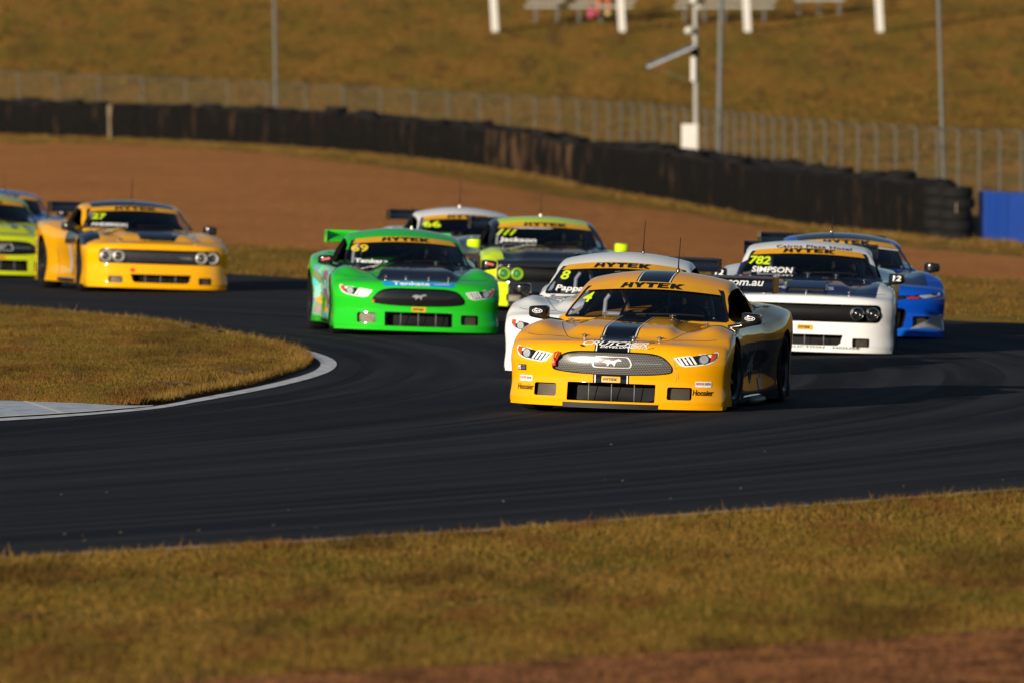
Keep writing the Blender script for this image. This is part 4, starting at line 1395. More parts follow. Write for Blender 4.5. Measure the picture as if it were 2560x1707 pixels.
def wheel_meshes():
    r, wd = TYR_R, .275; h = wd / 2
    M = MB()
    M.lathe([(.215, -h * .8), (.235, -h * .97), (r - .05, -h), (r - .012, -h * .84), (r, -h * .6), (r + .001, 0), (r, h * .6), (r - .012, h * .84), (r - .05, h), (.235, h * .97), (.215, h * .8), (.20, 0), (.215, -h * .8)], 40, 'y')
    ty = M.mesh('tyre', True, 45)
    M = MB()
    M.lathe([(.0, h * .35), (.04, h * .42), (.05, h * .30), (.05, h * .1)], 16, 'y')
    hub = M.mesh('wheel', True, 40)
    M = MB()
    M.lathe([(.212, -h * .8), (.222, -h * .95), (.20, -h * .8), (.195, 0), (.20, h * .8), (.222, h * .95), (.212, h * .8)], 36, 'y')
    for k in range(10):
        a = 2 * math.pi * k / 10
        c, s = math.cos(a), math.sin(a)
        p = []
        for rr, wd2, yy in ((.04, .022, h * .32), (.205, .017, h * .62)):
            for sd in (-1, 1):
                for dy in (0, -.03): p.append((rr * c - sd * wd2 * s, yy + dy, rr * s + sd * wd2 * c))
        M.add(p, [(0, 2, 6, 4), (1, 5, 7, 3), (0, 4, 5, 1), (2, 3, 7, 6), (0, 1, 3, 2), (4, 6, 7, 5)])
    M.lathe([(0, -.02), (.19, -.02), (.19, -.035), (0, -.035)], 30, 'y')
    return hub, ty, M.mesh('rim', True, 35)

def mirror_mesh():
    bm = bmesh.new(); bmesh.ops.create_cube(bm, size=1)
    bmesh.ops.subdivide_edges(bm, edges=bm.edges[:], cuts=5, use_grid_fill=True)
    for q in bm.verts:
        p = q.co * 2
        n = (abs(p.x) ** 7 + abs(p.y) ** 7 + abs(p.z) ** 7) ** (1/7)
        p = p / n
        tap = 1 - .18 * p.y
        q.co = Vector((p.x * .075 - .03 * p.y * p.y, p.y * .085, p.z * .056 * tap + .004 * p.y))
    me = bpy.data.meshes.new('mirror'); bm.to_mesh(me); bm.free()
    me.polygons.foreach_set('use_smooth', [True] * len(me.polygons))
    return me

def wing_mesh():
    prof = [(0.0, 0.0), (-.03, .022), (-.10, .048), (-.19, .078), (-.27, .110), (-.275, .132), (-.262, .133), (-.258, .112), (-.19, .060), (-.10, .022), (-.03, -.006)]
    hw = .72; v = []; n = len(prof)
    for y in (-hw, 0, hw):
        for a, b in prof: v.append((-2.02 + a, y, .985 + b))
    f = []
    for i in range(2):
        for k in range(n): f.append((i * n + k, i * n + (k + 1) % n, (i + 1) * n + (k + 1) % n, (i + 1) * n + k))
    f += [tuple(range(n)), tuple(range(3 * n - 1, 2 * n - 1, -1))]
    return MB().add(v, f).mesh('wing', True, 35)

def pin_mesh():
    M = MB()
    M.lathe([(0, .03), (.008, .028), (.008, 0), (.024, 0), (.024, -.004)], 10, 'z')
    M.tube([(0, -.03, .016), (0, .03, .02)], .0045, 6); M.tube([(-.02, .0, .02), (.03, .0, .012)], .0045, 6)
    return M.mesh('hood_pin', True, 50)

def splitter_mesh(S, y_lim=None, z0=.046, z1=.076, ext=.014):
    x0, A, B = S['x0'] + S['dx'][0][1] + ext, S['A'], S['B']
    ss = np.linspace(-1, 1, 41)
    if y_lim: ss = ss[np.abs(ss * .93) < y_lim]
    v = []
    for s in ss:
        x = x0 - A * abs(s) ** 2 - B * abs(s) ** 6; y = s * (S['W'][-1][1] - .015)
        xb = min(x - .06, 1.80) if not y_lim else x - .05
        for z in (z0, z1): v += [(x, y, z), (xb, y, z)]
    n = len(ss); f = []
    for i in range(n - 1):
        a, b = i * 4, (i + 1) * 4
        f += [(a, b, b + 2, a + 2), (a + 2, b + 2, b + 3, a + 3), (a + 1, a + 3, b + 3, b + 1), (a, a + 1, b + 1, b)]
    f += [(0, 2, 3, 1), ((n - 1) * 4, (n - 1) * 4 + 1, (n - 1) * 4 + 3, (n - 1) * 4 + 2)]
    return MB().add(v, f).mesh('splitter', True, 30)

def cage_mesh():
    M = MB(); r = .022
    hoop = [(-.42, -.56, .45), (-.42, -.53, .90), (-.42, -.42, 1.06), (-.42, 0, 1.075), (-.42, .42, 1.06), (-.42, .53, .90), (-.42, .56, .45)]
    M.tube(hoop, r, 8)
    for s in (-1, 1):
        M.tube([(-.42, s * .46, 1.045), (.02, s * .47, 1.025), (.12, s * .48, .995), (.60, s * .60, .78), (.72, s * .62, .55)], r, 8)
        M.tube([(-.42, s * .40, 1.03), (-1.05, s * .42, .80)], r, 8)
        M.tube([(-.42, s * .57, .62), (.66, s * .60, .66)], r, 8)
    M.tube([(.06, -.47, 1.02), (.06, .47, 1.02)], r, 8)
    M.tube([(-.42, -.53, .55), (-.42, .38, 1.05)], r, 8)
    M.tube([(-.42, -.54, .78), (-.42, .54, .78)], r, 8)
    return M.mesh('roll_cage', True, 50)

def seat_mesh():
    M = MB()
    M.rbox((-.20, .37, .66), (.12, .46, .62), .05, rot=(0, R(-14), 0), seg=3)
    M.rbox((-.24, .37, .98), (.10, .26, .16), .04, rot=(0, R(-10), 0), seg=3)
    for s in (-1, 1): M.rbox((-.16, .37 + s * .18, .97), (.22, .04, .20), .018, seg=2)
    M.rbox((.05, .37, .44), (.45, .46, .10), .04, seg=3)
    return M.mesh('seat', True, 50)

def dash_mesh():
    M = MB()
    M.rbox((.60, 0, .70), (.34, 1.16, .12), .04, rot=(0, R(8), 0), seg=3)
    M.rbox((.42, .37, .755), (.10, .34, .05), .02, seg=2)
    return M.mesh('dashboard', True, 50)

def wheel_ring():
    M = MB()
    pts = [(0, .15 * math.cos(a), .15 * math.sin(a)) for a in np.linspace(0, 2 * math.pi, 25)]
    M.tube(pts, .014, 8, cap=False); M.tube([(0, -.14, 0), (0, .14, 0)], .012, 6); M.tube([(0, 0, 0), (.2, 0, -.03)], .02, 6)
    return M.mesh('steering_wheel', True, 60)

PIV = Vector((0, 0, .25))
class Car:
    def __init__(s, k, px, Y, yaw, label, roll=-1.9, z=0.0, scale=1.0):
        s.D = kind(k); s.S = s.D['S']; s.k = k
        s.root = obj('race_car', None, label=label, cat='race car', group='race cars on the track')
        a = R(-90 - yaw)
        f = Vector((math.cos(a), math.sin(a), 0))
        front = Vector(((px - 1280) / FPX * Y, Y, 0))
        s.root.location = front - f * 2.36 * scale
        s.root.scale = (scale,) * 3; s.scale = scale
        s.root.rotation_euler = (0, 0, a)
        q = Euler((R(roll), 0, 0)).to_matrix()
        s.loc = PIV - q @ PIV + Vector((0, 0, z)); s.rot = (R(roll), 0, 0); s.q = q
    def part(s, name, me, mats, parent=None, label=None):
        o = obj(name, me, parent or s.root, mats, label=label)
        if parent is None: o.location = s.loc; o.rotation_euler = s.rot
        return o
    def decal(s, name, t, cx, cz, wd, ht, mat, axis='x', which='surf', off=.004, rot=0, bend=0, parent=None):
        vs, fs = place2d(t, cx, cz, wd, ht, rot, bend)
        return s.part(name, decal_mesh(name, vs, fs, s.D[which], axis, off), mat, parent)
    def patch(s, name, outline, mat, axis='x', which='surf', off=.003, res=.05, holes=(), parent=None):
        return s.part(name, patch(s.D, which, outline, axis, off, res, holes, name), mat, parent)
    def P(s, name, which, outline, axis, off, res=.05, holes=()):
        return shared((s.k, name), lambda: patch(s.D, which, outline, axis, off, res, holes, name.split('/')[0]))

    def shell(s, body_mat, roof_mat=None, mirror_mat=None, wing_mat=None, splitter_mat=None, interior=True, wing_w=1.0, steer=6):
        D, S = s.D, s.S
        s.body = s.part('body', D['body'], [body_mat, M_BLACK])
        s.cabin = s.part('cabin', D['cabin'], [roof_mat or body_mat, M_BLACK])
        s.glass = s.part('windscreen', s.P('windscreen', 'csurf', D['ws'], 'x', -.004, .06), M_GLASS)
        s.part('rear_window', s.P('rear_window', 'csurf', D['rw'], 'x-', -.004, .06), M_DARKGLASS)
        for ax in ('y+', 'y-'):
            o = [(-a if ax == 'y+' else a, b) for a, b in D['qw']]
            s.part('quarter_window', s.P('quarter_window/' + ax, 'csurf', o, ax, .003, .05), M_DARKGLASS)
        # black frit round the screen
        ws = D['ws']
        fr = s.P('screen_surround', 'csurf', [(a * 1.008, (b - .92) * 1.02 + .92) for a, b in ws], 'x', .0025, .05, (([(a * .968, (b - .92) * .945 + .92) for a, b in ws]),))
        s.part('screen_surround', fr, M_PRINTBLACK, s.glass)
        c = s.S['roof']['zf'] - s.S['roof']['zfc'] + .004
        c = c / s.S['roof']['y'] ** 2
        zt0 = s.S['roof']['zf'] - .004
        up = [(float(y), float(zt0 - c * y * y)) for y in np.linspace(-.555, .555, 15)]
        dn = [(float(y), float(zt0 - .060 - c * .72 * y * y)) for y in np.linspace(.60, -.60, 15)]
        s.banner = s.part('windscreen_banner', s.P('windscreen_banner', 'csurf', up + dn, 'x', .005, .04), M_GOLD)
        global _hy
        if _hy is None: _hy = hytek2d()
        def hl():
            vs, fs = place2d(_hy, 0, zt0 - .031, .56, .043, 0, c * .85)
            return decal_mesh('banner_lettering', vs, fs, D['csurf'], 'x', .009)
        s.part('banner_lettering', shared((s.k, 'hy'), hl), M_PRINTBLACK, s.banner)
        # running gear
        hub, ty, rim = shared('wheel', wheel_meshes)
        for ax in (AXF, AXR):
            for sg in (-1, 1):
                h = obj('wheel', hub, s.root, M_RIM)
                h.location = (ax, sg * (.80 if ax > 0 else .83), TYR_R)
                h.rotation_euler = (0, rng.uniform(0, 6), (0 if sg > 0 else math.pi) - (R(steer) if ax > 0 else 0))
                obj('tyre', ty, h, M_RUBBER); obj('rim', rim, h, M_RIM)
        s.split = s.part('splitter', shared((s.k, 'split'), lambda: splitter_mesh(S)), splitter_mat or body_mat)
        def skirt(sg):
            M = MB()
            M.rbox((.05, sg * .845, .105), (1.90, .09, .06), .015)
            return M.mesh('side_skirt')
        for sg in (-1, 1): s.part('side_skirt', shared(('skirt', sg), lambda: skirt(sg)), M_GLOSSBLACK)
        mm = shared('mirror', mirror_mesh)
        s.mirrors = {}
        for sg in (-1, 1):
            o = obj('mirror', mm, s.root, mirror_mat or M_GLOSSBLACK)
            loc = Vector((.66, sg * .945, .80))
            o.location = s.q @ loc + s.loc; o.rotation_euler = (s.rot[0], 0, 0); o.scale = (1, sg, 1)
            def arm():
                M = MB(); M.tube([(-.02, -.20, -.075), (0, -.10, -.06), (0, -.02, -.035)], [.022, .02, .022], 8); return M.mesh('mirror_arm', True, 60)
            obj('mirror_arm', shared('arm', arm), o, M_GLOSSBLACK)
            s.mirrors[sg] = o
        s.wing = s.part('wing', shared('wing', wing_mesh), wing_mat or M_GLOSSBLACK)
        def endp(sg):
            M = MB(); M.rbox((-2.16, sg * .725, 1.045), (.32, .010, .15), .004); return M.mesh('endplate')
        def upr(sg):
            M = MB(); M.box((-2.10, sg * .42, .94), (.16, .012, .17)); return M.mesh('wing_upright')
        for sg in (-1, 1):
            s.part('endplate', shared(('endp', sg), lambda: endp(sg)), wing_mat or M_GLOSSBLACK, s.wing)
            s.part('wing_upright', shared(('upr', sg), lambda: upr(sg)), M_GLOSSBLACK, s.wing)
        if interior:
            s.part('roll_cage', shared('cage', cage_mesh), plain('cage_grey', (.10, .10, .11), .5) if False else shared('cagemat', lambda: plain('cage_grey', (.20, .20, .22), .5)))
            s.part('seat', shared('seat', seat_mesh), M_INNER)
            s.part('dashboard', shared('dash', dash_mesh), M_INNER)
            w_ = obj('steering_wheel', shared('swheel', wheel_ring), s.root, M_INNER)
            w_.location = s.q @ Vector((.36, .37, .76)) + s.loc; w_.rotation_euler = (s.rot[0], R(12), 0)
        gaps = shared((s.k, 'gaps'), s._gaps)
        for g in gaps: s.part('panel_gap', g, M_PRINTBLACK)
        s.part('wiper', shared((s.k, 'wiper'), s._wiper), M_BLACK)
    def _gaps(s):
        out = []
        def run(pts3):
            if len(pts3) > 1: M = MB(); M.tube(pts3, .0028, 5); out.append(M.mesh('panel_gap', True))
        for sg in (1, -1):
            for ln in ([(.78, .68), (.80, .5), (.78, .3), (.72, .16)], [(-.42, .70), (-.44, .5), (-.40, .3), (-.30, .16)]):
                P3 = []
                for a, b in ln:
                    for t in (0,):
                        p, n = s.D['surf'].y(a, b, sg)
                        if p is not None: P3.append(p)
                run(P3)
        def runz(pts):
            P3 = []
            q = spline([Vector((a, b, 0)) for a, b in pts], 4)
            for v in q:
                p, n = s.D['surf'].zz(v.x, v.y)
                if p is not None: P3.append(p)
            run(P3)
        fx = 2.10 if s.k != 'challenger' else 2.16
        for sg in (1, -1):
            runz([(.90, sg * .68), (1.3, sg * .62), (1.7, sg * .54), (fx - .10, sg * .45), (fx - .02, sg * .36)])
            runz([(fx - .10, sg * .46), (fx - .15, sg * .58), (fx - .18, sg * .72), (fx - .27, sg * .83)])
        runz([(fx - .02, -.36), (fx + .01, -.2), (fx + .02, 0), (fx + .01, .2), (fx - .02, .36)])
        return out
    def _wiper(s):
        pts = []
        for y in np.linspace(-.05, .52, 12):
            z = s.S.get('cowl', .763) + .018 + .012 * math.sin((y + .05) * 5)
            p, n = s.D['csurf'].x(float(y), z)
            pts.append(p + n * .022)
        M = MB(); M.tube(pts, .009, 6); M.tube([pts[2], pts[1] + Vector((.03, 0, -.03)), pts[0] + Vector((.06, 0, -.03))], .012, 6)
        return M.mesh('wiper', True, 60)
    def pins(s, spots):
        pm = shared('pin', pin_mesh)
        for x, y in spots:
            p, n = s.D['surf'].zz(x, y)
            o = obj('hood_pin', pm, s.root, M_CHROME); o.location = s.q @ p + s.loc
            o.rotation_euler = (s.rot[0], R(5), random.uniform(-.6, .6))
    def antenna(s, y=.15, h=.30, base_mat=None):
        p, n = s.D['csurf'].zz(-.30, y)
        M = MB(); M.lathe([(0, .035), (.012, .03), (.018, 0), (.018, -.01)], 10, 'z')
        b = obj('antenna', M.mesh('antenna', True, 50), s.root, base_mat or M_GLOSSBLACK)
        b.location = s.q @ p + s.loc; b.rotation_euler = s.rot
        M = MB(); M.tube([(0, 0, .03), (0.0, .004, h * .5), (-.015, .01, h)], [.006, .0045, .0035], 6); obj('whip', M.mesh('whip', True), b, M_BLACK)
    def number(s, t, cy=-.50, cz=.945, ht=.085, wd=None, mat=None, shear=.25):
        q = text2d(t, .03, shear); wd = wd or ht * q[2] * 1.15
        s.decal('number', q, cy, cz, wd, ht, mat or M_NEON, 'x', 'csurf', .006, parent=None)
    def name(s, t, cy=-.42, cz=.835, wd=.32, ht=.058, mat=None):
        s.decal('driver_name', text2d(t, .025, .15), cy, cz, wd, ht, mat or M_WHITE, 'x', 'csurf', .006)
    def plate(s, cz=.285, cy=0.0):
        o = s.patch('series_plate', rrect(cy - .082, cy + .082, cz - .026, cz + .026, .006), M_GOLD, off=.006)
        s.decal('plate_lettering', _hy, cy - .008, cz, .125, .024, M_PRINTBLACK, off=.010, parent=o)
    def seams(s, lines, r=.0025):
        for ax, pts in lines:
            P3 = []
            for a, b in pts:
                p, n = s.D['surf'].zz(a, b) if ax == 'z' else s.D['surf'].x(a, b)
                if p is not None: P3.append(p)
            if len(P3) > 1:
                M = MB(); M.tube(P3, r, 5); s.part('panel_gap', M.mesh('panel_gap', True), M_PRINTBLACK)
    # ---- faces of the three kinds
    def lower_openings(s, screen=M_BLACK, tubes=True):
        D = s.D
        sc2 = s.P('radiator_core', 'surf', D['lower'], 'x', -.16, .06)
        o = s.part('air_intake', sc2, screen)
        def frame():
            M = MB(); z0, z1 = min(b for a, b in D['lower']), max(b for a, b in D['lower'])
            p, _ = D['surf'].x(0, (z0 + z1) / 2); M.tube([(p.x - .06, 0, z0 + .002), (p.x - .06, 0, z1 - .002)], .004, 6)
            return M.mesh('intake_strut', True)
        for y in (-.2, 0, .2):
            st = s.part('intake_strut', shared((s.k, 'istr'), frame), M_GREY, o); st.location = (0, y, 0)
        if tubes:
            def hose():
                M = MB(); z0 = min(b for a, b in D['lower'])
                M.tube([(2.10, .08, z0 + .06), (2.14, .16, z0 + .03), (2.12, .28, z0 + .025), (2.06, .37, z0 + .035)], .012, 8)
                M.tube([(2.10, .05, z0 + .045), (2.15, .18, z0 + .015), (2.1, .34, z0 + .018)], .010, 8)
                return M.mesh('hose', True)
            s.part('hose', shared((s.k, 'hose'), hose), shared('hosem', lambda: plain('braided_hose', (.16, .12, .08), .5)), o)
        for sg in (1, -1):
            ol = D['corner'] if sg > 0 else mirror_y(D['corner'])
            s.part('brake_duct', s.P('brake_duct/%d' % sg, 'surf', ol, 'x', -.05, .05), M_SCREEN)
    def mustang_face(s, grille_mat, clear=False):
        s.lower_openings()
        g = s.part('grille', s.P('grille', 'surf', GRILLE_M, 'x', -.028, .04), grille_mat)
        mb = shared('badgem', lambda: plain('badge_metal', (.34, .34, .34), .45, .4))
        rim = s.P('grille_rim', 'surf', [(a * 1.0, b) for a, b in GRILLE_M], 'x', -.012, .05, ([(a * .975, (b - .425) * .93 + .425) for a, b in GRILLE_M],))
        s.part('grille_rim', rim, M_GLOSSBLACK, g)
        # running horse in a frame of rails
        fr = smooth_loop(sym([(0, .487), (.12, .487), (.150, .475), (.175, .43), (.168, .395), (.14, .385), (0, .383)]), 3)
        rail = [(a * .93, (b - .435) * .88 + .435) for a, b in fr]
        if clear: s.part('badge_frame', s.P('badge_frame', 'surf', fr, 'x', -.020, .04, (rail,)), shared('railm', lambda: plain('rail_silver', (.55, .55, .55), .35, .2)), g)
        horse = [(-.085, .432), (-.06, .452), (-.03, .458), (.0, .450), (.03, .455), (.055, .468), (.075, .462), (.088, .448), (.075, .446), (.055, .446), (.035, .432), (.03, .41), (.02, .398),
                 (.014, .412), (.0, .424), (-.02, .422), (-.03, .405), (-.045, .40), (-.04, .42), (-.06, .430)]
        s.part('badge', s.P('badge', 'surf', horse, 'x', -.018), mb, g)
        for a, b in ((-.30, -.20), (.20, .44)):
            if clear: s.part('grille_rail', s.P('grille_rail/%g' % a, 'surf', rrect(a, b, .428, .436, .003), 'x', -.018), M_CHROME, g)
        lamp = [(.528, .490), (.64, .508), (.76, .526), (.872, .545), (.884, .532), (.878, .500), (.855, .462), (.81, .440), (.72, .424), (.63, .414), (.585, .425), (.555, .458)]
        inner = [(.552, .484), (.65, .500), (.76, .519), (.868, .537), (.872, .502), (.845, .470), (.805, .450), (.72, .434), (.635, .425), (.60, .433), (.578, .456)]
        for sg in (1, -1):
            q = (lambda o: o) if sg > 0 else mirror_y
            h = s.part('headlight', s.P('headlight/%d' % sg, 'surf', q(lamp), 'x', .003, .04), M_WHITE)
            s.part('lamp_housing', s.P('lamp_housing/%d' % sg, 'surf', q(inner), 'x', .005, .04), M_GLOSSBLACK, h)
            s.part('lamp_ring', s.P('lamp_ring/%d' % sg, 'surf', q(circle(.772, .482, .041)), 'x', .008, .02, (q(circle(.772, .482, .033)),)), M_CHROME, h)
            s.part('lamp_lens', s.P('lamp_lens/%d' % sg, 'surf', q(circle(.772, .482, .033)), 'x', .010, .015), M_LENS, h)
            s.part('marker_lens', s.P('marker_lens/%d' % sg, 'surf', q([(.828, .526), (.864, .533), (.866, .502), (.844, .472), (.822, .460)]), 'x', .009, .03), M_AMBER, h)
            for k in range(4):
                a = .562 + k * .033
                bar = [(a, .484 + k * .0052), (a + .019, .487 + k * .0052), (a + .062, .430 + k * .0035), (a + .043, .428 + k * .0035)]
                s.part('lamp_bar', s.P('lamp_bar/%d%d' % (sg, k), 'surf', q(bar), 'x', .009, .03), M_WHITE, h)
    def challenger_face(s, ring_mat, glow=None, bezel=None):
        s.lower_openings()
        g = s.part('grille', s.P('grille', 'surf', GRILLE_C, 'x', -.055, .06), s.grille_mat if hasattr(s, 'grille_mat') else M_BLACK)
        if bezel:
            s.part('grille_bezel', s.P('grille_bezel', 'surf', [(a * 1.008, (b - .45) * 1.10 + .45) for a, b in GRILLE_C], 'x', .004, .04, (GRILLE_C,)), bezel, g)
        for sg in (1, -1):
            for k, cy in enumerate((.545, .705)):
                p, n = s.D['surf'].x(sg * cy, .450)
                def ring(cy=cy, p=p, sg=sg):
                    M = MB(); M.lathe([(.050, .0), (.062, .018), (.074, .012), (.077, -.02), (.077, -.06), (.05, -.06), (.050, 0)], 28, 'x', (p.x - .030, sg * cy, .450)); return M.mesh('headlight', True, 40)
                h = s.part('headlight', shared((s.k, 'ring', sg, k), ring), ring_mat)
                def lens(cy=cy, p=p, sg=sg):
                    M = MB(); M.lathe([(0, .0), (.02, -.002), (.04, -.012), (.05, -.03)], 24, 'x', (p.x - .034, sg * cy, .450)); return M.mesh('lamp_lens', True, 60)
                s.part('lamp_lens', shared((s.k, 'lens', sg, k), lens), M_GLOSSBLACK if not glow else glow, h)
    def camaro_face(s, lower_mat):
        s.lower_openings(tubes=False)
        s.part('grille', s.P('grille', 'surf', BAND_K, 'x', -.03, .05), M_GLOSSBLACK)
        lamp = [(.44, .502), (.60, .512), (.75, .528), (.880, .550), (.888, .535), (.86, .500), (.78, .478), (.62, .462), (.50, .455), (.455, .475)]
        led = [(.60, .500), (.72, .513), (.868, .538), (.855, .508), (.78, .490), (.66, .475), (.63, .485)]
        for sg in (1, -1):
            q = (lambda o: o) if sg > 0 else mirror_y
            h = s.part('headlight', s.P('headlight/%d' % sg, 'surf', q(lamp), 'x', .003, .04), M_GLOSSBLACK)
            s.part('lamp_lens', s.P('lamp_lens/%d' % sg, 'surf', q(led), 'x', .006, .03), M_LENS, h)
            s.part('light_strip', s.P('light_strip/%d' % sg, 'surf', q([(.46, .482), (.60, .486), (.61, .472), (.48, .464)]), 'x', .006, .03), M_RED, h)
            s.part('canard_panel', s.P('canard/%d' % sg, 'surf', q([(.50, .125), (.88, .125), (.90, .30), (.80, .275), (.52, .14)]), 'x', .004, .04, ()), lower_mat)
    def hood_scoop(s, mat):
        M = MB()
        X0 = 2.03
        p, _ = s.D['surf'].zz(X0, 0)
        v = []
        for x, z, h, hw in ((X0, p.z, .034, .20), (X0 - .2, None, .036, .21), (X0 - .5, None, .006, .17)):
            zz = s.D['surf'].zz(x, 0)[0].z
            v += [(x, -hw - .05, zz - .03), (x, -hw, zz + h), (x, hw, zz + h), (x, hw + .05, zz - .03)]
        M.add(v, [(0, 1, 5, 4), (1, 2, 6, 5), (2, 3, 7, 6), (4, 5, 9, 8), (5, 6, 10, 9), (6, 7, 11, 10), (8, 9, 10, 11)])
        o = s.part('hood_scoop', M.mesh('hood_scoop', True, 40), mat)
        M = MB(); zz = p.z
        xa, xb, zu = X0 + .004, X0 - .05, zz + .027
        M.add([(xa, -.20, zz - .02), (xa, .20, zz - .02), (xa, .18, zu), (xa, -.18, zu), (xb, -.2, zz - .02), (xb, .2, zz - .02), (xb, .18, zu), (xb, -.18, zu)],
              [(0, 1, 2, 3), (4, 7, 6, 5), (0, 4, 5, 1), (1, 5, 6, 2), (2, 6, 7, 3), (3, 7, 4, 0)])
        s.part('scoop_mouth', M.mesh('scoop_mouth'), M_BLACK, o)
    def mirror_mark(s, txt, oval=False):
        for sg in (-1, 1):
            m = s.mirrors[sg]
            if oval:
                v = [(.052, .046 * math.cos(a), .018 * math.sin(a) + .01) for a in np.linspace(0, 6.283, 25)[:-1]]
                vi = [(.052, .041 * math.cos(a), .0145 * math.sin(a) + .01) for a in np.linspace(0, 6.283, 25)[:-1]]
                me = mesh_np('mirror_badge', v + vi, [(i, (i + 1) % 24, 24 + (i + 1) % 24, 24 + i) for i in range(24)])
                o = obj('mirror_badge', me, m, M_WHITE); o.location = (.030, 0, 0)
            t = text2d(txt, .02, .2)
            vs, fs = place2d(t, 0, .01, .056 if oval else .09, .017 if oval else .055)
            me = mesh_np('mirror_lettering', [(.083, a * sg, b) for a, b in vs], fs)
            obj('mirror_lettering', me, m, M_WHITE)
    def driver(s, label, helmet=(.16, .16, .19)):
        V = [(-.02, .37, .50), (-.06, .37, .66), (-.09, .37, .78), (-.06, .37, .86), (-.03, .37, .94),
             (-.07, .20, .77), (.08, .16, .64), (.30, .25, .74), (.34, .25, .78), (-.07, .54, .77), (.08, .56, .64), (.30, .49, .74), (.34, .49, .78),
             (.16, .29, .50), (.48, .27, .52), (.16, .45, .50), (.48, .47, .52)]
        Ed = [(0, 1), (1, 2), (2, 3), (3, 4), (2, 5), (5, 6), (6, 7), (7, 8), (2, 9), (9, 10), (10, 11), (11, 12), (0, 13), (13, 14), (0, 15), (15, 16)]
        rad = [.15, .15, .13, .07, .09, .07, .055, .045, .04, .07, .055, .045, .04, .09, .07, .09, .07]
        V = [(a_ + .10 if i_ < 5 or i_ in (5, 9) else a_, b_, c_ - .045) for i_, (a_, b_, c_) in enumerate(V)]
        p = skinned('person', V, Ed, rad, M_SUIT, label=label, cat='person', group='drivers in the cars')
        M4 = s.root.matrix_basis if False else Matrix.Translation(s.root.location) @ s.root.rotation_euler.to_matrix().to_4x4() @ Matrix.Scale(s.scale, 4)
        L = Matrix.Translation(s.loc) @ s.q.to_4x4()
        p.matrix_world = M4 @ L
        M = MB()
        prof = [(.0, .150), (.06, .142), (.105, .11), (.128, .06), (.132, .0), (.128, -.06), (.115, -.11), (.10, -.13), (0, -.13)]
        M.lathe(prof, 24, 'z', (.08, .37, .91))
        hm = shared(('helmet',) + tuple(helmet), lambda: plain('helmet_paint', helmet, .25, coat=1))
        h = obj('helmet', M.mesh('helmet', True, 60), p, hm)
        M = MB()
        v = []
        for a in np.linspace(-1.1, 1.1, 13):
            for z in (-.012, .045): v.append((.08 + .136 * math.cos(a), .37 + .136 * math.sin(a), .91 + z))
        M.add(v, [(i * 2, i * 2 + 2, i * 2 + 3, i * 2 + 1) for i in range(12)])
        obj('visor', M.mesh('visor', True), h, shared('visor', lambda: plain('visor_tint', (.42, .07, .04), .2, coat=1)))
        M = MB(); v = []
        for a in np.linspace(-1.2, 1.2, 13):
            for z in (-.022, -.014): v.append((.08 + .1365 * math.cos(a), .37 + .1365 * math.sin(a), .91 + z - .02 * abs(a)))
        M.add(v, [(i * 2, i * 2 + 2, i * 2 + 3, i * 2 + 1) for i in range(12)])
        obj('helmet_stripe', M.mesh('helmet_stripe', True), h, M_GOLD)
        return p
# ------------------------------------------------------------------ the ten cars
def grille_print():
    m, p = new_mat('grille_print')
    v, x, y, z = coords()
    t = E.T.nodes.new('ShaderNodeTexVoronoi'); t.feature = 'DISTANCE_TO_EDGE'; t.inputs['Scale'].default_value = 1; t.inputs['Randomness'].default_value = 0.0
    E.T.links.new(comb(y * 45 + z * 32, z * 64, 0.0).s, t.inputs['Vector'])
    cell = E(t.outputs[0]) > .09
    setp(p, color=mixc(cell, (.19, .18, .165), (.040, .037, .035)), rough=.22, coat=1.0, coatr=.08)
    return m
M_GRILLEPRINT = grille_print()

# 1. leading amber coupe
def L_lead(x, y, z, ay, v):
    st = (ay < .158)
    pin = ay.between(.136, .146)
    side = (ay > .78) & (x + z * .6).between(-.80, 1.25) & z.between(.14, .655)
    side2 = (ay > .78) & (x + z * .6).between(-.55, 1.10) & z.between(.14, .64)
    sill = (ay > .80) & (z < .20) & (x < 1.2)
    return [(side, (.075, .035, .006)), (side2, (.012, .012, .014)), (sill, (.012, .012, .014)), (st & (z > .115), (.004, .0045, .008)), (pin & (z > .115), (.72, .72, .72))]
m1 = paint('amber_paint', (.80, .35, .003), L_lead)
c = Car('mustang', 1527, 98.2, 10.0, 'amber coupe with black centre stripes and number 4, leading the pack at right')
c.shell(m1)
c.mustang_face(M_GRILLEPRINT, clear=True)
c.plate(.288)
c.antenna(.13, .30)
c.number('4', -.555, .935, .085, .095)
c.mirror_mark('Ford', True)
c.pins([(.955, -.60), (.985, -.30), (.985, .30), (.955, .60), (2.02, -.30), (2.02, .36), (2.06, -.135), (2.06, .135)])
t = text2d('CRUTCHER', .012, .45, .9)
o = c.decal('sponsor_outline', ((np.array([(-.0, -.22), (.98, -.22), (1.04, .0), (1.02, 1.08), (.03, 1.08), (-.04, .1)]) ), [(0, 1, 2, 3, 4, 5)], 1), .03, .585, .60, .040, M_PRINTBLACK, off=.0045)
c.decal('sponsor_lettering', t, .02, .588, .575, .034, M_WHITE, off=.007)
c.decal('sponsor_lettering', text2d('DEVELOPMENTS', .01, .35), .10, .561, .42, .017, M_WHITE, off=.007)
for sg in (-1, 1):
    o = c.patch('sponsor_label', rrect(sg * .775 - .062, sg * .775 + .062, .243, .292, .003), M_WHITE, off=.004)
    c.decal('label_lettering', text2d('PAYNTER', .02), sg * .775 - .026, .272, .062, .022, M_RED, off=.006, parent=o)
    c.decal('label_lettering', text2d('DIXON', .02), sg * .775 + .032, .272, .045, .022, M_PRINTBLACK, off=.006, parent=o)
    c.decal('tyre_maker_lettering', text2d('Hoosier', .02, .12), sg * .775, .195, .16, .052, M_PRINTBLACK, off=.004)
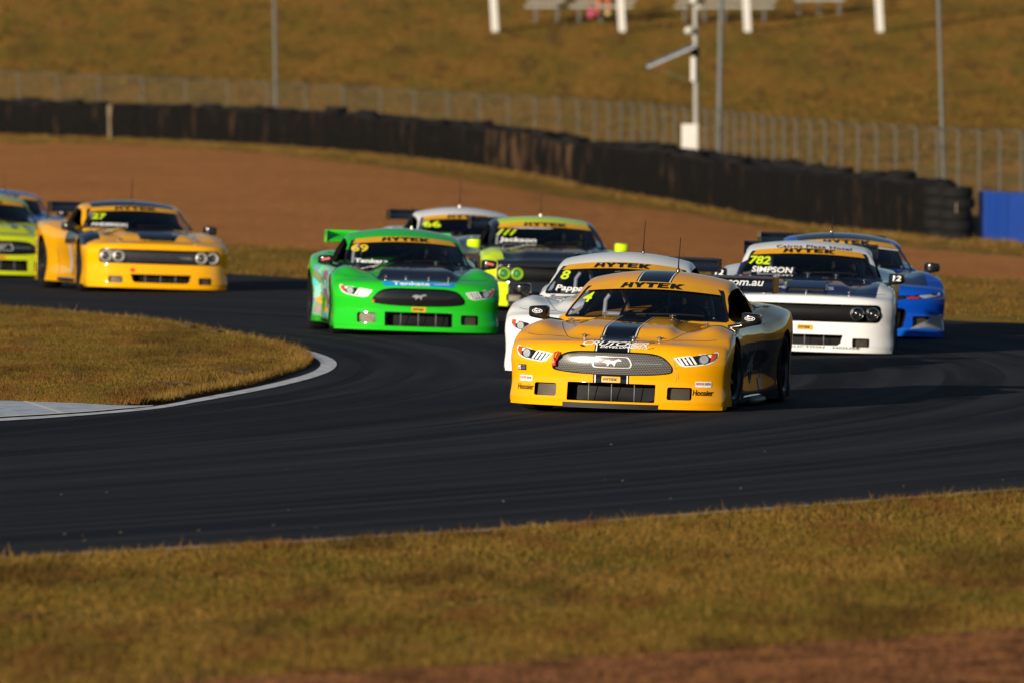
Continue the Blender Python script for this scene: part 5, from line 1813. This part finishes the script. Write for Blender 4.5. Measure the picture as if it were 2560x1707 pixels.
o = c.patch('series_label', rrect(-.86, -.775, .335, .385, .003), M_PRINTBLACK, off=.004)
c.decal('label_lettering', text2d('P/5', .04), -.842, .36, .026, .040, M_WHITE, off=.006, parent=o)
for k in range(3): c.patch('label_line', rrect(-.822, -.782, .370 - k * .012, .375 - k * .012, .001), M_GREY, off=.006, parent=o)
# black tape along the middle of the lip
c.part('lip_tape', splitter_mesh(c.S, .43, .038, .082, .020), M_TAPE, c.split)
# red tow loop
p, _ = c.D['surf'].x(-.50, .425)
M = MB(); M.tube([p + Vector((.0, 0, .01)), p + Vector((.03, -.012, .03)), p + Vector((.035, .0, .075)), p + Vector((.035, .03, .085)), p + Vector((.03, .03, .05)), p + Vector((.0, .005, .01))], .009, 6)
M.rbox(p + Vector((.01, -.012, -.015)), (.02, .035, .05), .005)
c.part('tow_strap', M.mesh('tow_strap', True, 50), M_RED)
# cracked and scuffed corner beside the grille
for pts in ([(.50, .50), (.525, .46), (.55, .42), (.545, .38), (.56, .33), (.55, .28)], [(.515, .49), (.54, .45), (.535, .41), (.56, .40)], [(.545, .38), (.57, .36), (.575, .31)]):
    P3 = [c.D['surf'].x(a_, b_)[0] + Vector((.001, 0, 0)) for a_, b_ in pts]
    M = MB(); M.tube(P3, .0022, 5); c.part('crack', M.mesh('crack', True), shared('crackm', lambda: plain('bare_fibreglass', (.42, .36, .16), .8)))
# screen support straps and inner mirror
for y in (-.17, .17):
    pts = []
    for z in np.linspace(.78, 1.02, 6):
        p, n = c.D['csurf'].x(y * (1.25 - (z - .8)), float(z)); pts.append(p - n * .03)
    M = MB(); M.tube(pts, .012, 6); c.part('screen_strap', M.mesh('screen_strap', True), M_GREY)
M = MB(); M.rbox((.10, .02, .985), (.03, .34, .05), .02); c.part('interior_mirror', M.mesh('interior_mirror', True, 40), M_LENS)
M = MB(); M.rbox((.12, .06, .985), (.008, .08, .03), .002); c.part('warning_label', M.mesh('warning_label'), M_RED)
c.decal('door_number', text2d('4', .02, .2), -.12, .40, .34, .34, M_GREY, 'y+', off=.004)
c.decal('door_number', text2d('4', -.01, .2), -.12, .40, .30, .30, M_PRINTBLACK, 'y+', off=.006)
c.patch('sponsor_label', rrect(.28, .42, .17, .27, .01), M_GREY, 'y+', off=.004)
M = MB()
for x0_ in (.1, .18): M.tube([(x0_, .80, .095), (x0_ - .04, .87, .075), (x0_ - .2, .895, .075), (x0_ - .55, .90, .078)], .03, 10)
c.part('exhaust', M.mesh('exhaust', True, 50), shared('exh', lambda: plain('dull_steel', (.04, .04, .045), .5, .3)))
o = c.decal('wing_lettering', text2d('.com.au', .03, 0), 0, 0, .01, .01, M_WHITE) if False else None
vs, fs = place2d(text2d('.com.au', .03), .43, 1.055, .36, .045)
M = MB()
c.part('wing_lettering', mesh_np('wing_lettering', [(-2.02 - (b - .985) * 2.35 + .022, a, b) for a, b in vs], fs), M_WHITE, c.wing)
c.driver('driver in dark suit behind the windscreen of the amber number 4 car')

# 2. white number 8
def L_8(x, y, z, ay, v):
    g = noise(2.2, 3, v)
    h = (z > .66) & x.between(.85, 1.6) & (ay < .45) & (ramp(g, .48, .50))
    return [(h, (.30, .32, .36)), ((ay > .86) & (x < 1.0) & (z < .5), (.02, .02, .03))]
m = paint('white_paint', (.74, .74, .73), L_8)
c = Car('mustang', 1494, 109.6, 6.5, 'white coupe with number 8 half hidden behind the amber leader')
c.shell(m); c.mustang_face(M_GRILLEPRINT); c.antenna(.14, .32); c.number('8', -.55, .945, .088, .095, shear=.15); c.name('Pappas', -.45, .815, .34, .07)
c.pins([(.955, -.60), (.985, -.30), (.985, .30), (2.02, -.3), (2.02, .3)])
for sg in (-1, 1):
    c.decal('tyre_maker_lettering', text2d('Hoosier', .02, .12), sg * .775, .195, .16, .052, M_PRINTBLACK)
    c.decal('label_lettering', text2d('PAYNTER', .02), sg * .775, .275, .11, .022, M_RED)
c.driver('driver seen dimly through the windscreen of the white number 8 car')

# 3. white and navy number 782
def L_782(x, y, z, ay, v):
    hood = (z > .615) & x.between(.3, 2.14) & (ay < .80 - (x - 1.0) * .06)
    n = noise(2.6, 3, v)
    sd = (ay > .865) & (x < 1.72) & (z < .64)
    return [(hood, (.012, .018, .062)), (hood & ramp(n, .60, .62) & (x < 1.7), (.20, .015, .035)), (hood & ramp(n, .60, .615) & (ramp(n, .655, .66) < .5) & (x < 1.6), (.45, .42, .5)),
            (sd, (.03, .04, .12)), (sd & z.between(.22, .45), (.28, .02, .04))]
m = paint('white_navy_paint', (.76, .75, .74), L_782)
c = Car('challenger', 2012, 119.3, 2.0, 'white coupe with navy hood and number 782 behind the leader\'s wing')
c.shell(m, interior=True); c.challenger_face(M_CHROME); c.plate(.295); c.number('782', -.52, .945, .085, .23); c.name('SIMPSON', -.38, .852, .44, .06)
zt0 = c.S['roof']['zf']
c.decal('roof_lettering', text2d('Cairns Plaza Hotel', .02, 0, 1.1), .05, 1.106, .80, .030, shared('dkblue', lambda: plain('navy_print', (.02, .03, .09), .5)), 'x', 'csurf', .005, bend=.10)
for tx, cy, wd in (('PREMIER', -.42, .36), ('AUCTION', .02, .38), ('HOUSE', .44, .28)):
    c.decal('lip_lettering', text2d(tx, .02, 0, 1.1), cy, .094, wd, .022, M_PRINTBLACK, off=.006)
c.decal('hood_lettering', text2d('MOTORS', .03, 0), -.02, .695, .62, .030, shared('lav', lambda: plain('lavender_print', (.34, .30, .42), .5)), off=.006)
pl = sym([(0, .338), (.6, .338), (.80, .342), (.81, .36), (.815, .36), (.805, .335), (.6, .331), (0, .331)])
c.patch('pinstripe', [(-.80, .336), (.80, .336), (.80, .343), (-.80, .343)], M_RED, off=.004, res=.04)
c.pins([(1.0, -.6), (1.0, 0), (1.0, .3), (.98, .6), (2.05, -.45), (2.07, 0), (2.05, .45)])
c.hood_scoop(shared('navyp', lambda: paint('navy_paint', (.012, .018, .062))))
c.mirror_mark('12')
c.driver('driver in dark suit inside the white and navy number 782 car')

# 4. blue car at the right
def L_blue(x, y, z, ay, v):
    hood = (z > .61) & x.between(.3, 2.2) & (ay < .74)
    return [(hood, (.012, .02, .075)), (hood & ay.between(.40, .47), (.05, .06, .12)), ((z < .14) & (x > 1.5), (.006, .10, .55))]
def L_blue_roof(x, y, z, ay, v): return [((ay < .53) & (z > 1.0) & (x < .25), (.008, .012, .03))]
m = paint('blue_paint', (.003, .065, .47), L_blue); mr = paint('blue_roof_paint', (.006, .07, .42), L_blue_roof)
c = Car('camaro', 2164, 127.0, -5.0, 'blue coupe with dark hood at far right behind the white and navy car')
c.shell(m, mr); c.camaro_face(shared('canard', lambda: plain('grey_canard', (.22, .22, .23), .5)))
c.part('screen_strip', patch(c.D, 'csurf', [(-.58, .995), (-.3, 1.008), (0, 1.012), (.3, 1.008), (.6, .982), (.6, .970), (.3, .996), (0, 1.0), (-.3, .996), (-.58, .983)], 'x', .005, .04, (), 'screen_strip'), M_WHITE)
c.pins([(.98, .30), (.96, .62), (2.0, .4)]); c.antenna(-.1, .25)

# 5. green 69
def L_green(x, y, z, ay, v):
    hood = (z > .60) & x.between(.3, 2.14) & (ay < .42 + (2.2 - x) * .26)
    wedge = hood & (y + x * .30).between(-.02, .14) & (x > .9)
    wedge2 = hood & (y - x * .25).between(.02, .09) & (x > .9)
    t = E.T.nodes.new('ShaderNodeTexVoronoi'); t.inputs['Scale'].default_value = 7.0
    vc = E(t.outputs['Color'])
    art = (ay > .855) & x.between(-.95, 1.02) & z.between(.14, .72) & ramp(noise(4.0, 3, v), .42, .46)
    return [(hood, (.012, .015, .03)), (wedge, (.02, .28, .02)), (wedge2, (.02, .28, .02)), (art, vc)]
m = paint('green_paint', (.016, .47, .018), L_green)
c = Car('mustang', 1047, 129.0, -5.5, 'bright green coupe with black hood and number 69 left of the white car')
c.shell(m, wing_mat=m); c.mustang_face(M_GLOSSBLACK); c.plate(.29); c.number('69', -.53, .942, .085, .19, mat=shared('yel', lambda: plain('yellow_print', (.70, .52, .02), .4)), shear=0.1); c.name('Tenkate', -.42, .80, .36, .045)
bl = [(-.42, .592), (-.2, .600), (0, .602), (.2, .600), (.42, .592), (.40, .545), (.2, .549), (0, .551), (-.2, .549), (-.40, .545)]
o = c.patch('nose_banner', bl, M_SKYBLUE, off=.004)
c.decal('banner_lettering', text2d('Tenkate', .02), -.09, .577, .42, .036, M_WHITE, off=.007, parent=o)
c.decal('banner_lettering', text2d('FLOORING', 0), .26, .577, .18, .018, M_WHITE, off=.007, parent=o)
c.pins([(.955, -.60), (.985, -.30), (.985, .30), (.955, .60), (2.0, -.36), (2.04, -.13), (2.04, .13), (2.0, .36)])
for sg in (-1, 1):
    M = MB(); M.rbox((.076, 0, .012), (.006, .09, .026), .002, rot=(R(-12), 0, 0)); obj('mirror_label', M.mesh('mirror_label'), c.mirrors[sg], shared('pink', lambda: plain('pink_print', (.62, .12, .12), .5)))
c.patch('tow_tab', rrect(-.525, -.50, .36, .39, .005), M_RED, off=.012)
M = MB(); M.rbox((.12, -.02, .97), (.05, .12, .05), .02); c.part('interior_mirror', M.mesh('interior_mirror', True, 40), M_LENS)
c.antenna(.12, .25, M_WHITE)
c.driver('driver seen dimly inside the green number 69 car', (.5, .12, .05))

# 6. black and neon
def L_jack(x, y, z, ay, v):
    fen = ((ay > .70) & x.between(.95, 2.06)) | ((ay > .795) & (x > .9)) | ((ay > .66) & (z < .34) & (x > 1.5))
    g = noise(2.5, 3, comb(x * .6, y * 1.2, z))
    return [(fen, (.52, .72, .006)), ((z > .66) & (ay < .7) & (x.between(1.0, 1.25)) & ramp(g, .56, .57), (.25, .40, .01)), ((z > .70) & y.between(.05, .55) & x.between(1.12, 1.2), (.35, .02, .02))]
def L_jack_roof(x, y, z, ay, v): return [((ay < .57) & (z > .98) & (x > -.75), (.52, .72, .006))]
m = paint('black_neon_paint', (.012, .013, .018), L_jack); mr = paint('neon_roof_paint', (.012, .013, .018), L_jack_roof)
mn = paint('neon_paint', (.52, .72, .006))
c = Car('challenger', 1402, 143.0, -6.0, 'black coupe with neon yellow fenders and mirrors behind the green car')
c.shell(m, mr, mirror_mat=mn)
c.challenger_face(shared('gring', lambda: plain('green_ring', (.30, .55, .02), .3, coat=1)), shared('glens', lambda: plain('green_lens', (.03, .22, .05), .2, coat=1)), bezel=shared('silverb', lambda: plain('silver_bezel', (.32, .28, .26), .35, .3)))
c.number('111', -.50, .95, .075, .26, shear=.7); c.name('Jackson', -.38, .852, .46, .07)
c.part('screen_strip', patch(c.D, 'csurf', [(-.5, 1.0), (-.3, 1.013), (-.1, 1.017), (.1, 1.017), (.05, 1.008), (-.1, 1.006), (-.3, 1.003)], 'x', .006, .04, (), 'screen_strip'), M_WHITE)
c.driver('driver seen dimly inside the black and neon car', (.45, .6, .02))
c.pins([(.98, -.6), (.98, -.3), (.98, .58), (1.7, -.42), (1.7, .1)]); c.antenna(.0, .3, M_WHITE)

# 7. white 66
m = paint('white_paint_second', (.72, .72, .74))
c = Car('mustang', 1222, 152.5, -9.0, 'white coupe with number 66 mostly hidden behind the green and black cars')
c.shell(m); c.mustang_face(M_GLOSSBLACK); c.number('66', -.50, .942, .085, .22, shear=.1); c.antenna(-.02, .35, M_WHITE)

# 8. yellow and black at the left
def L_yel(x, y, z, ay, v):
    hood = (z > .62) & x.between(.3, 2.06) & (y < .66 - (x - 1.0) * .42) & ((y + (2.06 - x) * .42) > -.10) & (y > -.32)
    sidebl = (y < -.60 - (x - .5) * .10) & (z > .575) & x.between(.05, 1.93)
    lab = (y < -.84) & x.between(.35, .60) & z.between(.20, .56)
    lab2 = (y < -.84) & x.between(.62, .95) & z.between(.16, .60) & ramp(noise(7.0, 2, v), .50, .52)
    return [(hood, (.008, .010, .022)), (sidebl, (.008, .010, .022)), (lab, (.55, .52, .46)), (lab2, (.45, .10, .08))]
def L_yel_roof(x, y, z, ay, v): return [((ay < .55) & (z > 1.0) & (x < .27) & (x > -.9), (.008, .012, .032))]
m = paint('yellow_paint', (.80, .37, .002), L_yel); mr = paint('yellow_roof_paint', (.80, .37, .002), L_yel_roof)
c = Car('challenger', 403, 156.5, -12.0, 'yellow coupe with black roof and round lamps alone at the left', scale=1.06)
c.grille_mat = shared('dkgr', lambda: plain('charcoal_grille', (.03, .03, .035), .4))
c.shell(m, mr); c.challenger_face(shared('silr', lambda: plain('silver_ring', (.42, .40, .38), .35, .2)), shared('sill', lambda: plain('dim_lens', (.05, .05, .05), .2, .2, coat=1)))
for sg in (1, -1): pass
c.number('27', -.50, .945, .075, .20, shear=.3); c.name('ANDERSON', -.40, .842, .46, .04)
c.hood_scoop(shared('blkp', lambda: paint('black_paint', (.008, .010, .022)))); c.antenna(.05, .30)
c.pins([(.98, -.55), (.98, .58), (2.0, -.5), (2.0, .5)])
c.patch('tow_tab', circle(-.375, .275, .028, 12), M_RED, off=.012)
c.patch('badge', [(.24, .445), (.40, .447), (.44, .425), (.36, .43), (.25, .438)], M_GREY, off=-.05)

# 9. lime at the left edge
def L_lime(x, y, z, ay, v):
    hood = (z > .62) & (ay < .5) & x.between(.9, 1.9)
    return [(hood & ay.between(.2, .3), (.10, .16, .03))]
m = paint('lime_paint', (.44, .50, .010), L_lime)
c = Car('mustang', 2, 168.5, -10.0, 'lime green coupe cut off by the left edge of the picture', scale=1.05)
c.shell(m); c.mustang_face(M_GLOSSBLACK, clear=True); c.plate(.29); c.antenna(.1, .3)

# 10. blue behind it
m = paint('mid_blue_paint', (.02, .10, .40))
c = Car('camaro', 48, 183.0, -10.5, 'mid blue coupe at the left edge behind the lime green car')
c.shell(m); c.camaro_face(shared('canard', lambda: None)); c.antenna(.1, .3)
